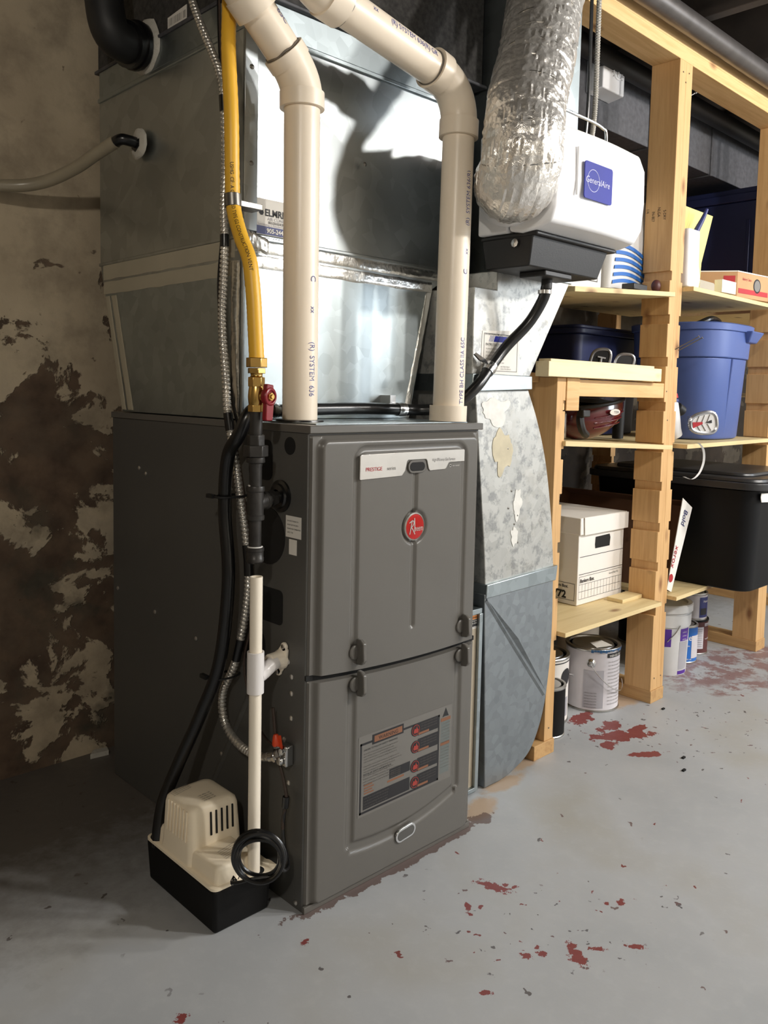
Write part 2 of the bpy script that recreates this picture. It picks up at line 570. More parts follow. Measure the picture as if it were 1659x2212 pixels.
def struct(o):
    o['kind'] = 'structure'
    return o


def smoothpath(pts, k=8):
    P = [V(p) for p in pts]
    out = []
    for i in range(len(P) - 1):
        p0 = P[i - 1] if i else P[0] * 2 - P[1]
        p1, p2 = P[i], P[i + 1]
        p3 = P[i + 2] if i + 2 < len(P) else P[-1] * 2 - P[-2]
        for j in range(k):
            t = j / k
            out.append(0.5 * ((2 * p1) + (p2 - p0) * t + (2 * p0 - 5 * p1 + 4 * p2 - p3) * t * t + (3 * p1 - p0 - 3 * p2 + p3) * t ** 3))
    out.append(P[-1])
    return out


_tc = {}


def text2d(st, size=1.0, bold=0.0):
    """vertices and faces of a line of lettering; x along the line, y up, lower-left at 0,0; returns width too"""
    key = (st, bold)
    if key not in _tc:
        cu = bpy.data.curves.new('t', 'FONT')
        cu.body = st
        cu.resolution_u = 3
        cu.offset = bold
        ob = bpy.data.objects.new('t', cu)
        COL.objects.link(ob)
        dg = bpy.context.evaluated_depsgraph_get()
        dg.update()
        me = bpy.data.meshes.new_from_object(ob.evaluated_get(dg))
        _tc[key] = ([(v.co.x, v.co.y) for v in me.vertices], [tuple(p.vertices) for p in me.polygons])
        bpy.data.objects.remove(ob)
        bpy.data.meshes.remove(me)
        bpy.data.curves.remove(cu)
    vs, fs = _tc[key]
    wd = max(v[0] for v in vs) if vs else 0
    return [(x * size, y * size) for x, y in vs], fs, wd * size


def text(mb, st, size, o, xd, yd, m=0, stretch=1.0, lift=0.0006, slant=0.0, bold=0.0):
    vs, fs, wd = text2d(st, size, bold)
    o, xd, yd = V(o), V(xd).normalized(), V(yd).normalized()
    n = xd.cross(yd)
    mb.add([o + xd * ((x + y * slant) * stretch) + yd * y + n * lift for x, y in vs], fs, m)
    return wd * stretch


def textcyl(mb, st, size, c, ax, rad, r, m=0, stretch=1.0, lift=0.0005):
    """lettering wrapped on a cylinder: runs along ax starting abeam of c, centred on the outward direction rad"""
    vs, fs, wd = text2d(st, size)
    ax = V(ax).normalized()
    rad = V(rad)
    rad = (rad - ax * rad.dot(ax)).normalized()
    b = rad.cross(ax)
    out = []
    for x, y in vs:
        a = (y - size * .35) / r
        out.append(V(c) + ax * (x * stretch) + (rad * math.cos(a) + b * math.sin(a)) * (r + lift))
    mb.add(out, fs, m)


def textaround(mb, st, size, c, a0, z, r, m=0, stretch=1.0, lift=0.0006):
    """lettering running around an upright cylinder, starting at angle a0, baseline z"""
    vs, fs, wd = text2d(st, size)
    mb.add([V((c[0] + math.cos(a0 + x * stretch / r) * (r + lift), c[1] + math.sin(a0 + x * stretch / r) * (r + lift), z + y)) for x, y in vs], fs, m)


def wrap(mb, c, r, a0, a1, z0, z1, m=0, n=14, lift=0.0004):
    """a printed area on an upright cylinder"""
    vs, fs = [], []
    for i in range(n + 1):
        a = a0 + (a1 - a0) * i / n
        for z in (z0, z1):
            vs.append((c[0] + math.cos(a) * (r + lift), c[1] + math.sin(a) * (r + lift), z))
    for i in range(n):
        k = 2 * i
        fs.append((k, k + 2, k + 3, k + 1))
    mb.add(vs, fs, m)


def quad(mb, o, xd, yd, w_, h_, m=0, lift=0.0004):
    o, xd, yd = V(o), V(xd).normalized(), V(yd).normalized()
    n = xd.cross(yd) * lift
    mb.add([o + n, o + xd * w_ + n, o + xd * w_ + yd * h_ + n, o + yd * h_ + n], [(0, 1, 2, 3)], m)


X, Y, Z = V((1, 0, 0)), V((0, 1, 0)), V((0, 0, 1))
NX, NY, NZ = -X, -Y, -Z
VIEWR = V((0.714, -0.70, 0))    # to the right across the room
VIEWC = V((-0.70, -0.714, 0))   # out towards the open floor

# ------------------------------------------------------------ room shell
XL, XR, YF, YB, ZC = -2.4, 4.6, -3.6, 0.87, 2.2
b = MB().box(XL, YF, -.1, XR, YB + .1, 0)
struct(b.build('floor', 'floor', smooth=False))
b = MB()
nx, nz = 260, 88
vs = []
for j in range(nz + 1):
    for i in range(nx + 1):
        x = XL + (XR - XL) * i / nx
        z = (ZC + .02) * j / nz
        d = noise.noise(V((x * 3, 0, z * 3))) * .014 + noise.noise(V((x * 11, 4, z * 11))) * .006
        vs.append((x, YB + d * min(1, z * 6 + .2), z))
fs = [(j * (nx + 1) + i, j * (nx + 1) + i + 1, (j + 1) * (nx + 1) + i + 1, (j + 1) * (nx + 1) + i) for j in range(nz) for i in range(nx)]
b.add(vs, fs)
n0 = len(b.v)
struct(b.build('wall_back', 'plaster'))
MT['stone'] = M('dim_plaster', (112, 104, 92), 0.9, var=.2)
struct(MB().box(XL - .1, YF, 0, XL, YB + .1, ZC).build('wall_left', 'stone', smooth=False))
struct(MB().box(XR, YF, 0, XR + .1, YB + .1, ZC).build('wall_right', 'room', smooth=False))
struct(MB().box(XL, YF - .1, 0, XR, YF, ZC).build('wall_front', 'room', smooth=False))
ceil = struct(MB().box(XL, YF, ZC, XR, YB + .1, ZC + .1).build('ceiling', 'ceil', smooth=False))
jm = None
x = XL + .25
while x < XR - .1:
    if jm is None:
        jo = MB().box(-.019, YF, 2.0, .019, YB - .02, ZC).build('joist', 'joist', ceil, smooth=False, bevel=.002)
        jm = jo
    else:
        jo = jm.copy()
        COL.objects.link(jo)
    jo.location.x = x
    x += .40

# ------------------------------------------------------------ gas furnace
W_, D_, H_ = .447, .729, .864
fu = thing('gas_furnace', 'tall dark grey gas furnace with two doors and round red badge', 'furnace', (.2235, .36, 0))


def seam(x):
    t = min(1, max(0, x / .45))
    return .430 - .014 * t - .036 * t * (1 - t)


b = MB()
b.box(0, .003, 0, W_, D_, .853)
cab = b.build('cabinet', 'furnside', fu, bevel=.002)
b = MB()
b.box(-.003, -.006, .852, W_ + .004, D_ + .002, .8655)
b.build('top_cap', 'furn', fu, bevel=.0015)
# raised round exhaust plate ring and rim on the cap
b = MB()
b.box(.03, .02, .8655, .43, .60, .8675)
b.build('top_plate', 'galvdull', fu, bevel=.0006)


def smooth(t):
    t = min(1, max(0, t))
    return t * t * (3 - 2 * t)


def groove(d, wd):
    """0 outside, 1 in the middle of a pressed groove; d distance from its centre line"""
    return 1 - smooth((abs(d) - wd * .35) / (wd * .55))


def rr_dist(x, z, x0, x1, z0, z1, r):
    cx, cz, hx, hz = (x0 + x1) / 2, (z0 + z1) / 2, (x1 - x0) / 2 - r, (z1 - z0) / 2 - r
    qx, qz = abs(x - cx) - hx, abs(z - cz) - hz
    return math.hypot(max(qx, 0), max(qz, 0)) + min(max(qx, qz), 0) - r


def emb_up(x, z):
    e = .002
    # swelling frame along left, top and right edges
    e += .011 * smooth((-rr_dist(x, z, .014, .436, .30, .846, .02) - .000) / .010)
    # inverted U groove
    d = abs(rr_dist(x, z, .098, .388, .2, .822, .022))
    if z < .465 - .05 * (x - .098):
        d = math.hypot(d, .465 - .05 * (x - .098) - z)
    e -= .0045 * groove(d, .010)
    # groove down the middle, broken by the badge
    dz = 0
    if z > .775:
        dz = z - .775
    elif z < .480:
        dz = .480 - z
    e -= .0045 * groove(math.hypot(x - .247, dz), .008)
    db = math.hypot(x - .247, z - .671)
    e -= .006 * (1 - smooth((db - .029) / .006))
    e -= .004 * smooth((x - .436) / .004)
    return e


def emb_lo(x, z):
    e = .002
    e += .009 * smooth((-rr_dist(x, z, .010, .438, .004, .60, .02)) / .012)
    t = min(1, max(0, (x - .098) / .29))
    zb = .088 + .022 * t - .075 * t * (1 - t)
    d1 = abs(x - .098) if z > zb else 9
    d2 = abs(x - .388) if z > zb else 9
    if z > .392:
        d1 = math.hypot(x - .098, z - .392)
        d2 = math.hypot(x - .388, z - .392)
    d3 = abs(z - zb) if .098 <= x <= .388 else 9
    e -= .0045 * groove(min(d1, d2, d3 * .8), .013)
    return e


def door(name, zb, zt, emb, nx=150, nz=150):
    b = MB()
    x0, x1 = .003, .445
    vs = []
    for j in range(nz + 1):
        for i in range(nx + 1):
            x = x0 + (x1 - x0) * i / nx
            a, c = zb(x), zt(x)
            z = a + (c - a) * j / nz
            e = emb(x, z)
            k = min(i, nx - i, j, nz - j)
            if k == 0:
                e = -.0025
            vs.append((x, -e, z))
    fs = [(j * (nx + 1) + i, j * (nx + 1) + i + 1, (j + 1) * (nx + 1) + i + 1, (j + 1) * (nx + 1) + i) for j in range(nz) for i in range(nx)]
    b.add(vs, fs)
    return b.build(name, 'furn', fu, angle=50)


door('upper_door', seam, lambda x: .849, emb_up)
door('lower_door', lambda x: .012, lambda x: seam(x) - .007, emb_lo)
MB().box(0, -.004, 0, W_, .003, .012).build('base_flange', 'furn', fu, bevel=.001)
b = MB()
P = [(x, -.0005, seam(x) - .0075) for x in [W_ * i / 16 for i in range(17)]] + [(x, -.0005, seam(x) + .0015) for x in [W_ * i / 16 for i in range(16, -1, -1)]]
b.prism(P, (0, .004, 0))
b.build('door_gap', 'black', fu)

# latches
def latch(x, z):
    b = MB()
    b.lathe([(.0, 0), (.0135, 0), (.0135, .004), (.012, .006), (.0, .006)], (x - .004, -.0115, z), NY, 24)
    # blade standing proud of the door
    pr = [(-.024, .0), (.024, .0), (.0235, .010), (.017, .0185), (-.014, .0205), (-.022, .014)]
    b.prism([(x + .003 - .003, -.013 - h, z + t) for t, h in pr], (.009, 0, 0))
    return b.build('latch', 'furn', fu, bevel=.0022, seg=3)


latch(.104, .457); latch(.106, .398); latch(.392, .452); latch(.392, .391)

# nameplate with lettering
def yf(x, z, up=True):
    return -(emb_up if up else emb_lo)(x, z)


b = MB()
pl = [(.104, .768), (.208, .770), (.2165, .7795), (.221, .796), (.224, .799), (.272, .799), (.275, .796), (.280, .780), (.284, .776), (.326, .777), (.330, .779), (.337, .789), (.340, .790),
      (.384, .790), (.384, .8125), (.382, .815), (.106, .8135), (.103, .811), (.1025, .770)]
b.prism([(x, -.0132, z) for x, z in pl], (0, -.0022, 0))
npl = b.build('nameplate', ['silver'], fu, bevel=.0009)
b = MB()
text(b, 'PRESTIGE', .0098, (.116, -.0154, .783), X, Z, 0)
b.build('brand_lettering', 'redink', npl)
b = MB()
text(b, 'series', .0095, (.169, -.0154, .783), X, Z, 0)
text(b, 'High Efficiency Gas Furnace', .0082, (.289, -.0154, .794), X, Z, 0, .72, slant=.15)
b.build('lettering', 'greyink', npl)
b = MB()
text(b, 'star tested', .0048, (.349, -.0137, .7815), X, Z, 0)
b.lathe([(.0028, 0), (.0028, .0004), (.0018, .0004), (.0018, 0)], (.344, -.0132, .783), NY, 16)
b.build('small_lettering', 'silver', npl)
# view port
b = MB()
for k, (r0, m_) in enumerate(((.0125, 0), (.0085, 1))):
    pts = []
    hw = .012
    for i in range(12):
        a = -PI / 2 + PI * i / 11
        pts.append((.248 + hw + math.cos(a) * r0, -.0128 - (0.0005 if k else 0), .786 + math.sin(a) * r0))
    for i in range(12):
        a = PI / 2 + PI * i / 11
        pts.append((.248 - hw + math.cos(a) * r0, -.0128 - (0.0005 if k else 0), .786 + math.sin(a) * r0))
    b.prism(pts, (0, -.0035, 0), m_)
b.build('view_port', ['furn', 'black'], fu, bevel=.001)
# round badge
b = MB()
b.lathe([(.0, 0), (.0268, 0), (.0268, .006), (.0245, .0078), (.0238, .0066), (.0, .0066)], (.247, -.007, .671), NY, 48)
bd = b.build('badge', 'silver', fu)
b = MB()
b.lathe([(.0238, 0), (.0238, .0004), (.018, .0012), (.0, .0018)], (.247, -.0138, .671), NY, 48, caps=False)
b.build('badge_face', 'redbadge', bd)
b = MB()


def stroke(b, pts, wd=.0009, y=-.0158, m=0):
    for (xa, za), (xb, zb) in zip(pts[:-1], pts[1:]):
        a, c = V((xa, y, za)), V((xb, y, zb))
        d = (c - a)
        if d.length < 1e-6:
            continue
        d.normalize()
        n = V((-d.z, 0, d.x)) * wd
        a2, c2 = a - d * wd * .5, c + d * wd * .5
        b.add([a2 - n, c2 - n, c2 + n, a2 + n], [(0, 1, 2, 3)], m)


ox, oz = .247, .671
stroke(b, [(ox - .0150, oz - .0130), (ox - .0095, oz + .0120)], .0010)
stroke(b, [(ox - .0160, oz + .0085), (ox - .0095, oz + .0122), (ox - .0050, oz + .0110), (ox - .0045, oz + .0065), (ox - .0080, oz + .0015), (ox - .0115, oz + .0005), (ox - .0062, oz - .0060), (ox - .0015, oz - .0140)], .0010)
stroke(b, [(ox - .0030, oz + .0165), (ox - .0015, oz - .0085)], .0010)
text(b, 'neem', .0160, (ox - .0016, -.0153, oz - .0085), X, Z, 0, .62)
b.build('badge_lettering', 'silver', bd)

# lower handle
b = MB()
def slot(hw, r, y0):
    pts = []
    for i in range(10):
        a = -PI / 2 + PI * i / 9
        pts.append((.243 + hw + math.cos(a) * r, y0, .066 + math.sin(a) * r + .1 * hw))
    for i in range(10):
        a = PI / 2 + PI * i / 9
        pts.append((.243 - hw + math.cos(a) * r, y0, .066 + math.sin(a) * r - .1 * hw))
    return pts
b.prism(slot(.014, .0135, -.0105), (0, -.004, 0), 0)
b.prism(slot(.0135, .0100, -.0130), (0, -.0018, 0), 1)
b.build('pull_handle', ['chrome', 'furnside'], fu, bevel=.0012)

# warning label
b = MB()
LX0, LX1, LZ0, LZ1 = .116, .372, .138, .293
yl = -.0112
def lb(x0, z0, x1, z1, m, lift=0.0002):
    b.add([(x0, yl - lift, z0), (x1, yl - lift, z0), (x1, yl - lift, z1), (x0, yl - lift, z1)], [(0, 1, 2, 3)], m)
lb(LX0, LZ0, LX1, LZ1, 0)
def frame(x0, z0, x1, z1, wd, m, lift):
    lb(x0, z0, x1, z0 + wd, m, lift); lb(x0, z1 - wd, x1, z1, m, lift); lb(x0, z0, x0 + wd, z1, m, lift); lb(x1 - wd, z0, x1, z1, m, lift)
frame(.120, .143, .335, .279, .0042, 1, .0004)
lb(.150, .270, .232, .289, 1, .0006); lb(.155, .2735, .228, .2855, 2, .0008)
text(b, 'WARNING', .0105, (.166, yl, .2755), X, Z, 1, 1.0, lift=.0010)
text(b, 'FAILURE TO FOLLOW SAFETY WARNINGS', .0046, (.129, yl, .263), X, Z, 1, lift=.0006)
z = .256
random.seed(3)
for i in range(11):
    text(b, 'could result in serious injury or property damage be sure to read'[random.randint(0, 8):58 + random.randint(0, 6)], .0040, (.129, yl, z), X, Z, 3, .95, lift=.0006)
    z -= .0052 if i not in (3, 6) else .0085
text(b, 'INSTALLER SAFETY INFORMATION', .0046, (.129, yl, .216), X, Z, 1, lift=.0006)
lb(.196, .189, .252, .208, 1, .0004); lb(.129, .150, .252, .176, 1, .0004); lb(.191, .183, .236, .187, 2, .0004)
for i in range(4):
    text(b, 'what to do if you smell gas do not try to light'[i * 3:i * 3 + 38], .0042, (.131, yl, .170 - .0056 * i), X, Z, 3, lift=.0008)
    text(b, 'electrical supply', .0042, (.199, yl, .203 - .004 * i), X, Z, 3, lift=.0008)
    lb(.131, .195 - .0052 * i, .152 + .004 * (i % 2), .1975 - .0052 * i, 2, .0005)
for i, zz in enumerate((.266, .232, .193, .160)):
    lb(.272, zz - .013, .331, zz + .014 if i else .279, 1, .0005)
    lb(.274, zz - .012, .304, zz - .0075, 2, .0007)
    b.lathe([(.0125, 0), (.0125, .0003), (0, .0003)], (.266, yl - .0006, zz), NY, 24, 1)
    b.lathe([(.0108, 0), (.0108, .0002), (.0098, .0002), (.0098, 0)], (.266, yl - .0010, zz), NY, 24, 4, caps=False)
    b.add([(.261, yl - .0014, zz - .006), (.272, yl - .0014, zz - .006), (.2735, yl - .0014, zz), (.2695, yl - .0014, zz + .003), (.268, yl - .0014, zz + .008), (.2655, yl - .0014, zz + .002), (.262, yl - .0014, zz + .004), (.259, yl - .0014, zz - .002)], [(0, 1, 2, 3, 4, 5, 6, 7)], 5)
    for k in range(3):
        text(b, 'turn off gas supply before service', .0040, (.281, yl, zz + .008 - .0055 * k), X, Z, 3, .85, lift=.0009)
lb(.339, .153, .366, .262, 6, .0003)
for i in range(15):
    text(b, 'keep area clear of fuel', .0034, (.341, yl, .256 - .0065 * i), X, Z, 0, .8, lift=.0005)
lb(.339, .262, .368, .269, 2, .0005); lb(.339, .212, .366, .218, 2, .0005)
b.add([(.343, yl - .0006, .271), (.350, yl - .0006, .272), (.362, yl - .0006, .271), (.357, yl - .0006, .281), (.353, yl - .0006, .289), (.349, yl - .0006, .281)], [(0, 1, 2, 3, 4, 5)], 1)
MT['lblbg'] = M('label_film', (110, 107, 102), 0.4, var=.02)
MT['lblor'] = M('label_orange', (128, 84, 58), 0.45)
MT['lblred'] = M('label_red', (150, 48, 38), 0.4)
MT['lblgry'] = M('label_grey', (100, 106, 104), 0.5)
MT['lbltxt'] = M('label_text', (84, 78, 74), 0.5)
b.build('warning_label', ['lblbg', 'ink', 'lblor', 'lbltxt', 'lblred', 'lblred', 'lblgry'], fu, smooth=False)

# holes and plugs in the left side
def disc(name, y, z, r, mat, h=.002, parent=fu, ry=None):
    b = MB()
    ry = ry or r
    pts = [(0 - .0002, y + math.cos(2 * PI * i / 32) * r, z + math.sin(2 * PI * i / 32) * ry) for i in range(32)]
    b.prism(pts, (-h, 0, 0))
    return b.build(name, mat, parent)


disc('plug', .053, .828, .0155, 'black', .0006)
disc('knockout', .116, .662, .052, 'rubmat', .0012)
disc('knockout', .160, .455, .040, 'plaBlack', .0010)
def rrpts(y0, y1, z0, z1, r, x=-.0003):
    pts = []
    for cy, cz, a0 in ((y1 - r, z1 - r, 0), (y0 + r, z1 - r, PI / 2), (y0 + r, z0 + r, PI), (y1 - r, z0 + r, 3 * PI / 2)):
        for i in range(6):
            a = a0 + PI / 2 * i / 5
            pts.append((x, cy + math.cos(a) * r, cz + math.sin(a) * r))
    return pts
MB().prism(rrpts(.104, .176, .762, .835, .014), (-.0008, 0, 0)).build('knockout', 'black', fu)
MB().prism(rrpts(.068, .150, .505, .568, .010), (-.0008, 0, 0)).build('knockout', 'black', fu)
b = MB()
b.lathe([(.012, 0), (.0285, 0), (.0285, .004), (.0225, .006), (.021, .010), (.0125, .012), (.0125, .0)], (0, .077, .738), NX, 36)
b.build('grommet', 'rubber', fu)
for y, z in ((.60, .745), (.235, .735), (.705, .455), (.53, .435), (.36, .415), (.185, .72), (.262, .205), (.04, .42), (.04, .39), (.04, .345), (.045, .225), (.05, .445), (.02, .012), (.135, .52), (.06, .30), (.15, .40), (.16, .435), (.57, .735)):
    b = MB()
    b.lathe([(.0, .0), (.0048, 0), (.0048, .0012), (.0030, .0026), (.0, .0030)], (0, y, z), NX, 12)
    b.build('screw', 'silver', fu)
# stickers on the side
b = MB()
b.box(-.0006, .018, .668, -.0002, .062, .706, 0)
for i, tx in enumerate(('DO NOT BY BRAND TO', 'PATENT SEE THE SUPPLY', 'ENSURE HIGH COMBUSTION', 'SUPPLY TYPE')):
    text(b, tx, .0034, (-.0006, .057, .696 - .0068 * i), NY, Z, 1, .85)
b.build('sticker', ['white', 'ink'], fu, smooth=False)
MB().box(-.0006, .030, .638, -.0002, .052, .665).build('sticker', 'white', fu, smooth=False, bevel=0)
# pressed diagonal stiffener in the lower side
b = MB()
P1, P2 = V((-.0004, .36, .02)), V((-.0004, .165, .36))
d = (P2 - P1).normalized()
n = V((0, -d.z, d.y)) * .007
b.loft([[p - n, p - n * .2 + V((-.003, 0, 0)), p + n * .2 + V((-.003, 0, 0)), p + n] for p in (P1, P2)])
b.build('stiffener', 'furnside', fu)

# ------------------------------------------------------------ supply plenum on top of the furnace
sp = thing('supply_plenum', 'shiny galvanised sheet metal plenum with crossed creases above the furnace', 'duct', (.25, .45, .8675))
yP = .205
UX, UZ0, UZ1 = .585, 1.205, 1.575


def crossface(b, p00, p10, p11, p01, out, m=0):
    """a sheet cross-broken corner to corner: four shallow facets"""
    p = [V(q) for q in (p00, p10, p11, p01)]
    c = (p[0] + p[1] + p[2] + p[3]) / 4 + V(out)
    b.add(p + [c], [(0, 1, 4), (1, 2, 4), (2, 3, 4), (3, 0, 4)], m)


# lower tapered case
lo = [(0, yP, .8675), (.445, yP, .8675), (.445, .68, .8675), (0, .68, .8675)]
hi = [(0, yP, 1.16), (.511, yP, 1.16), (.511, .772, 1.16), (0, .772, 1.16)]
b = MB().hexa(lo + hi)
b.build('coil_case', 'galvdull', sp, bevel=.0015)
b = MB()
A = (0, yP, UZ0); B = (UX, yP, UZ0); C_ = (UX, yP, UZ1); D2 = (0, yP, UZ1)
crossface(b, A, B, C_, D2, (0, .006, 0))
E1, E2 = (0, .787, UZ0), (0, .787, UZ1)
crossface(b, E1, A, D2, E2, (.010, 0, 0))
b.add([B, (UX, .787, UZ0), (UX, .787, UZ1), C_], [(0, 1, 2, 3)])
b.add([E1, E2, (UX, .787, UZ1), (UX, .787, UZ0)], [(0, 1, 2, 3)])
b.build('plenum_box', 'galv', sp, smooth=False)
# transition band between box and case, and band above
b = MB()
b.hexa([(0, yP, 1.16), (.511, yP, 1.16), (.511, .772, 1.16), (0, .772, 1.16), (0, yP, UZ0), (UX, yP, UZ0), (UX, .787, UZ0), (0, .787, UZ0)])
b.build('transition_collar', 'galv', sp)
b = MB().box(-.0005, yP - .0005, UZ1, UX, .787, 1.636)
b.build('upper_band', 'galvdull', sp)
b = MB()
b.box(-.004, yP - .007, UZ1 - .006, UX + .004, .79, UZ1 + .004)
b.build('drive_cleat', 'galvdull', sp, bevel=.002)
b = MB()
b.box(-.003, yP - .005, UZ0 - .004, UX + .003, .79, UZ0 + .003)
b.build('drive_cleat', 'galv', sp, bevel=.0015)
# foil tape, slightly wavy
def tapestrip(name, mat, p0, p1, up, wd, out, parent, seed=0, n=40):
    p0, p1, up, out = V(p0), V(p1), V(up), V(out)
    vs = []
    for i in range(n + 1):
        p = p0.lerp(p1, i / n)
        for k in range(7):
            q = p + up * (wd * k / 6) + out * (.0012 + .0012 * abs(noise.noise(V((i * .35 + seed, k * .5, seed)))))
            if k in (0, 6):
                q = p + up * (wd * k / 6 + .002 * noise.noise(V((i * .3, k, seed)))) + out * .0003
            vs.append(q)
    fs = [(i * 7 + k, (i + 1) * 7 + k, (i + 1) * 7 + k + 1, i * 7 + k + 1) for i in range(n) for k in range(6)]
    b = MB().add(vs, fs)
    return b.build(name, mat, parent)


tapestrip('foil_tape', 'foil', (0, yP, 1.150), (.508, yP, 1.150), (0, 0, 1), .024, (0, -1, 0), sp, 1)
tapestrip('foil_tape', 'foil', (0, yP, 1.178), (.55, yP, 1.178), (0, 0, 1), .024, (0, -1, 0), sp, 2)
tapestrip('foil_tape', 'foil', (.425, yP, .872), (.490, yP, 1.15), (1, 0, 0), .018, (0, -1, 0), sp, 3)
tapestrip('beige_tape', 'tape', (0, .77, 1.168), (0, yP, 1.168), (0, 0, 1), .036, (-1, 0, 0), sp, 4)
tapestrip('beige_tape', 'tape', (0, .768, 1.135), (0, yP, 1.135), (0, 0, 1), .028, (-1, 0, 0), sp, 5)
tapestrip('beige_tape', 'tape', (0, .682, .872), (0, .762, 1.13), (0, -1, 0), .022, (-1, 0, 0), sp, 6)
tapestrip('beige_tape', 'tape', (0, .652, .872), (0, .732, 1.13), (0, -1, 0), .026, (-1, 0, 0), sp, 7)
# corner angle at front left with screws
b = MB()
b.box(-.0018, yP - .006, .872, .003, yP + .022, 1.60)
b.box(-.0018, yP - .008, 1.215, .027, yP - .002, 1.60)
b.build('corner_angle', 'galv', sp, bevel=.0012)
for z in (1.335, 1.505):
    MB().lathe([(0, 0), (.0045, 0), (.0045, .001), (.002, .0025), (0, .003)], (.013, yP - .008, z), NY, 12).build('screw', 'nail', sp)
MB().lathe([(0, 0), (.0045, 0), (.0045, .001), (.002, .0025), (0, .003)], (UX / 2, yP - .006, (UZ0 + UZ1) / 2), NY, 12).build('screw', 'nail', sp)
# crumpled foil at the corner
tapestrip('foil_tape', 'foil', (-.012, yP - .009, 1.190), (.05, yP - .009, 1.174), (0, 0, 1), .03, (0, -2.5, 0), sp, 11, 24)
tapestrip('foil_tape', 'foil', (-.0025, yP + .002, 1.16), (-.0025, yP + .002, .88), (0, 1, 0), .03, (-2.0, 0, 0), sp, 12, 40)
# contractor's card
b = MB()
yc = yP - .0035
b.prism([(.028, yc, 1.212), (.118, yc, 1.212), (.118, yc, 1.278), (.028, yc, 1.278)], (0, -.0012, 0), 0)
b.add([(.028, yc - .0016, 1.213), (.118, yc - .0016, 1.213), (.118, yc - .0016, 1.228), (.028, yc - .0016, 1.228)], [(0, 1, 2, 3)], 1)
text(b, 'ELMRIDGE', .0175, (.046, yc - .0012, 1.2475), X, Z, 2, .95, bold=.03)
text(b, 'AIR CONDITIONING', .0085, (.052, yc - .0012, 1.2395), X, Z, 4)
b.add([(.054, yc - .0016, 1.2335), (.118, yc - .0016, 1.2335), (.118, yc - .0016, 1.238), (.054, yc - .0016, 1.238)], [(0, 1, 2, 3)], 3)
text(b, 'HEATING & AIR', .0045, (.058, yc - .0014, 1.2343), X, Z, 0, 1.2, lift=.0009)
text(b, 'Specializing in Residential', .0055, (.030, yc - .0012, 1.2293), X, Z, 4, 1.1)
text(b, '905-244-1', .0115, (.050, yc - .0018, 1.2165), X, Z, 0, bold=.03)
fl = [(.0365, 1.2475), (.041, 1.2475), (.0435, 1.252), (.042, 1.257), (.0395, 1.260), (.0385, 1.266), (.0360, 1.260), (.0335, 1.256), (.0330, 1.251)]
b.add([(x, yc - .0018, z) for x, z in fl], [tuple(range(9))], 2)
b.build('contractor_card', ['white', 'navy', 'ink', 'greyink', 'greyp'], sp, smooth=False)

# black lined trunk above the plenum
tp = thing('black_lined_duct', 'black speckled insulated duct on top of the shiny plenum', 'duct', (.33, .5, 1.637))
b = MB().box(.002, yP - .003, 1.638, .66, .80, 2.0)
b.build('duct_box', 'speck', tp, bevel=.003)
b = MB().box(-.004, yP - .012, 1.6365, .668, .806, 1.644)
b.build('drive_cleat', 'trunk', tp, bevel=.002)
b = MB()
b.prism([(-.0022 + .004, .405, 1.634 + .012), (.0018, .478, 1.640 + .006), (.0018, .478, 1.668), (.0018, .405, 1.673)], (-.0012, 0, 0), 0)
for i in range(15):
    yy = .472 - .0045 * i + random.uniform(-.001, .001)
    b.box(.0001, yy - random.choice((.0006, .0014)), 1.650, .0005, yy, 1.664, 1)
b.build('barcode_sticker', ['white', 'greyink'], tp, smooth=False)

# black hose elbow stub high on the left
el = thing('black_suction_elbow', 'thick black rubber elbow entering the black duct side with white sealant', 'pipe', (-.1, .55, 1.70))
b = MB()
b.tube(smoothpath([(-.100, .57, 2.0), (-.100, .56, 1.80), (-.098, .55, 1.68), (-.085, .545, 1.630), (-.05, .552, 1.622), (.0, .565, 1.632)], 6), .0375, 24)
b.build('elbow', 'rubmat', el)
b = MB().cyl((-.052, .551, 1.622), (-.004, .565, 1.632), .0455, n=28)
b.cyl((-.034, .556, 1.626), (-.026, .558, 1.627), .049, n=28)
b.build('collar', 'rubber', el)
b = MB()
b.lathe([(.0, 0), (.056, 0), (.052, .006), (.045, .010), (0, .010)], (-.001, .563, 1.633), NX, 22)
for i in range(len(b.v)):
    b.v[i] += V((0, noise.noise(b.v[i] * 60) * .006, noise.noise(b.v[i] * 55 + V((3, 1, 1))) * .006))
b.build('sealant', 'sealant', el)
e2 = thing('vinyl_drain_hose', 'dull clear vinyl hose sagging from a small black elbow to the left', 'hose', (-.1, .6, 1.40))
b = MB()
b.tube(smoothpath([(-.050, .605, 1.438), (-.070, .650, 1.418), (-.092, .710, 1.393), (-.135, .775, 1.366), (-.200, .812, 1.352), (-.32, .832, 1.348), (-.7, .835, 1.36)], 8), .0135, 16)
b.build('hose', 'hosecl', e2)
b = MB()
b.tube(smoothpath([(.0, .588, 1.440), (-.030, .588, 1.442), (-.044, .594, 1.442), (-.054, .614, 1.434)], 6), .0115, 16)
b.cyl((-.002, .588, 1.440), (-.014, .588, 1.441), .019, n=6)
b.build('elbow_fitting', 'rubber', e2)
b = MB().lathe([(0, 0), (.032, 0), (.029, .005), (.022, .009), (0, .009)], (-.0045, .588, 1.440), NX, 18)
for i in range(len(b.v)):
    b.v[i] += V((0, noise.noise(b.v[i] * 70) * .006, noise.noise(b.v[i] * 75 + V((3, 1, 1))) * .006))
b.build('sealant', 'sealant', e2)

# ------------------------------------------------------------ return air duct at the right
rd = thing('return_air_duct', 'stained galvanised return duct curving down beside the furnace to the floor', 'duct', (.72, .3, 0))
y0, y1 = .082, .56


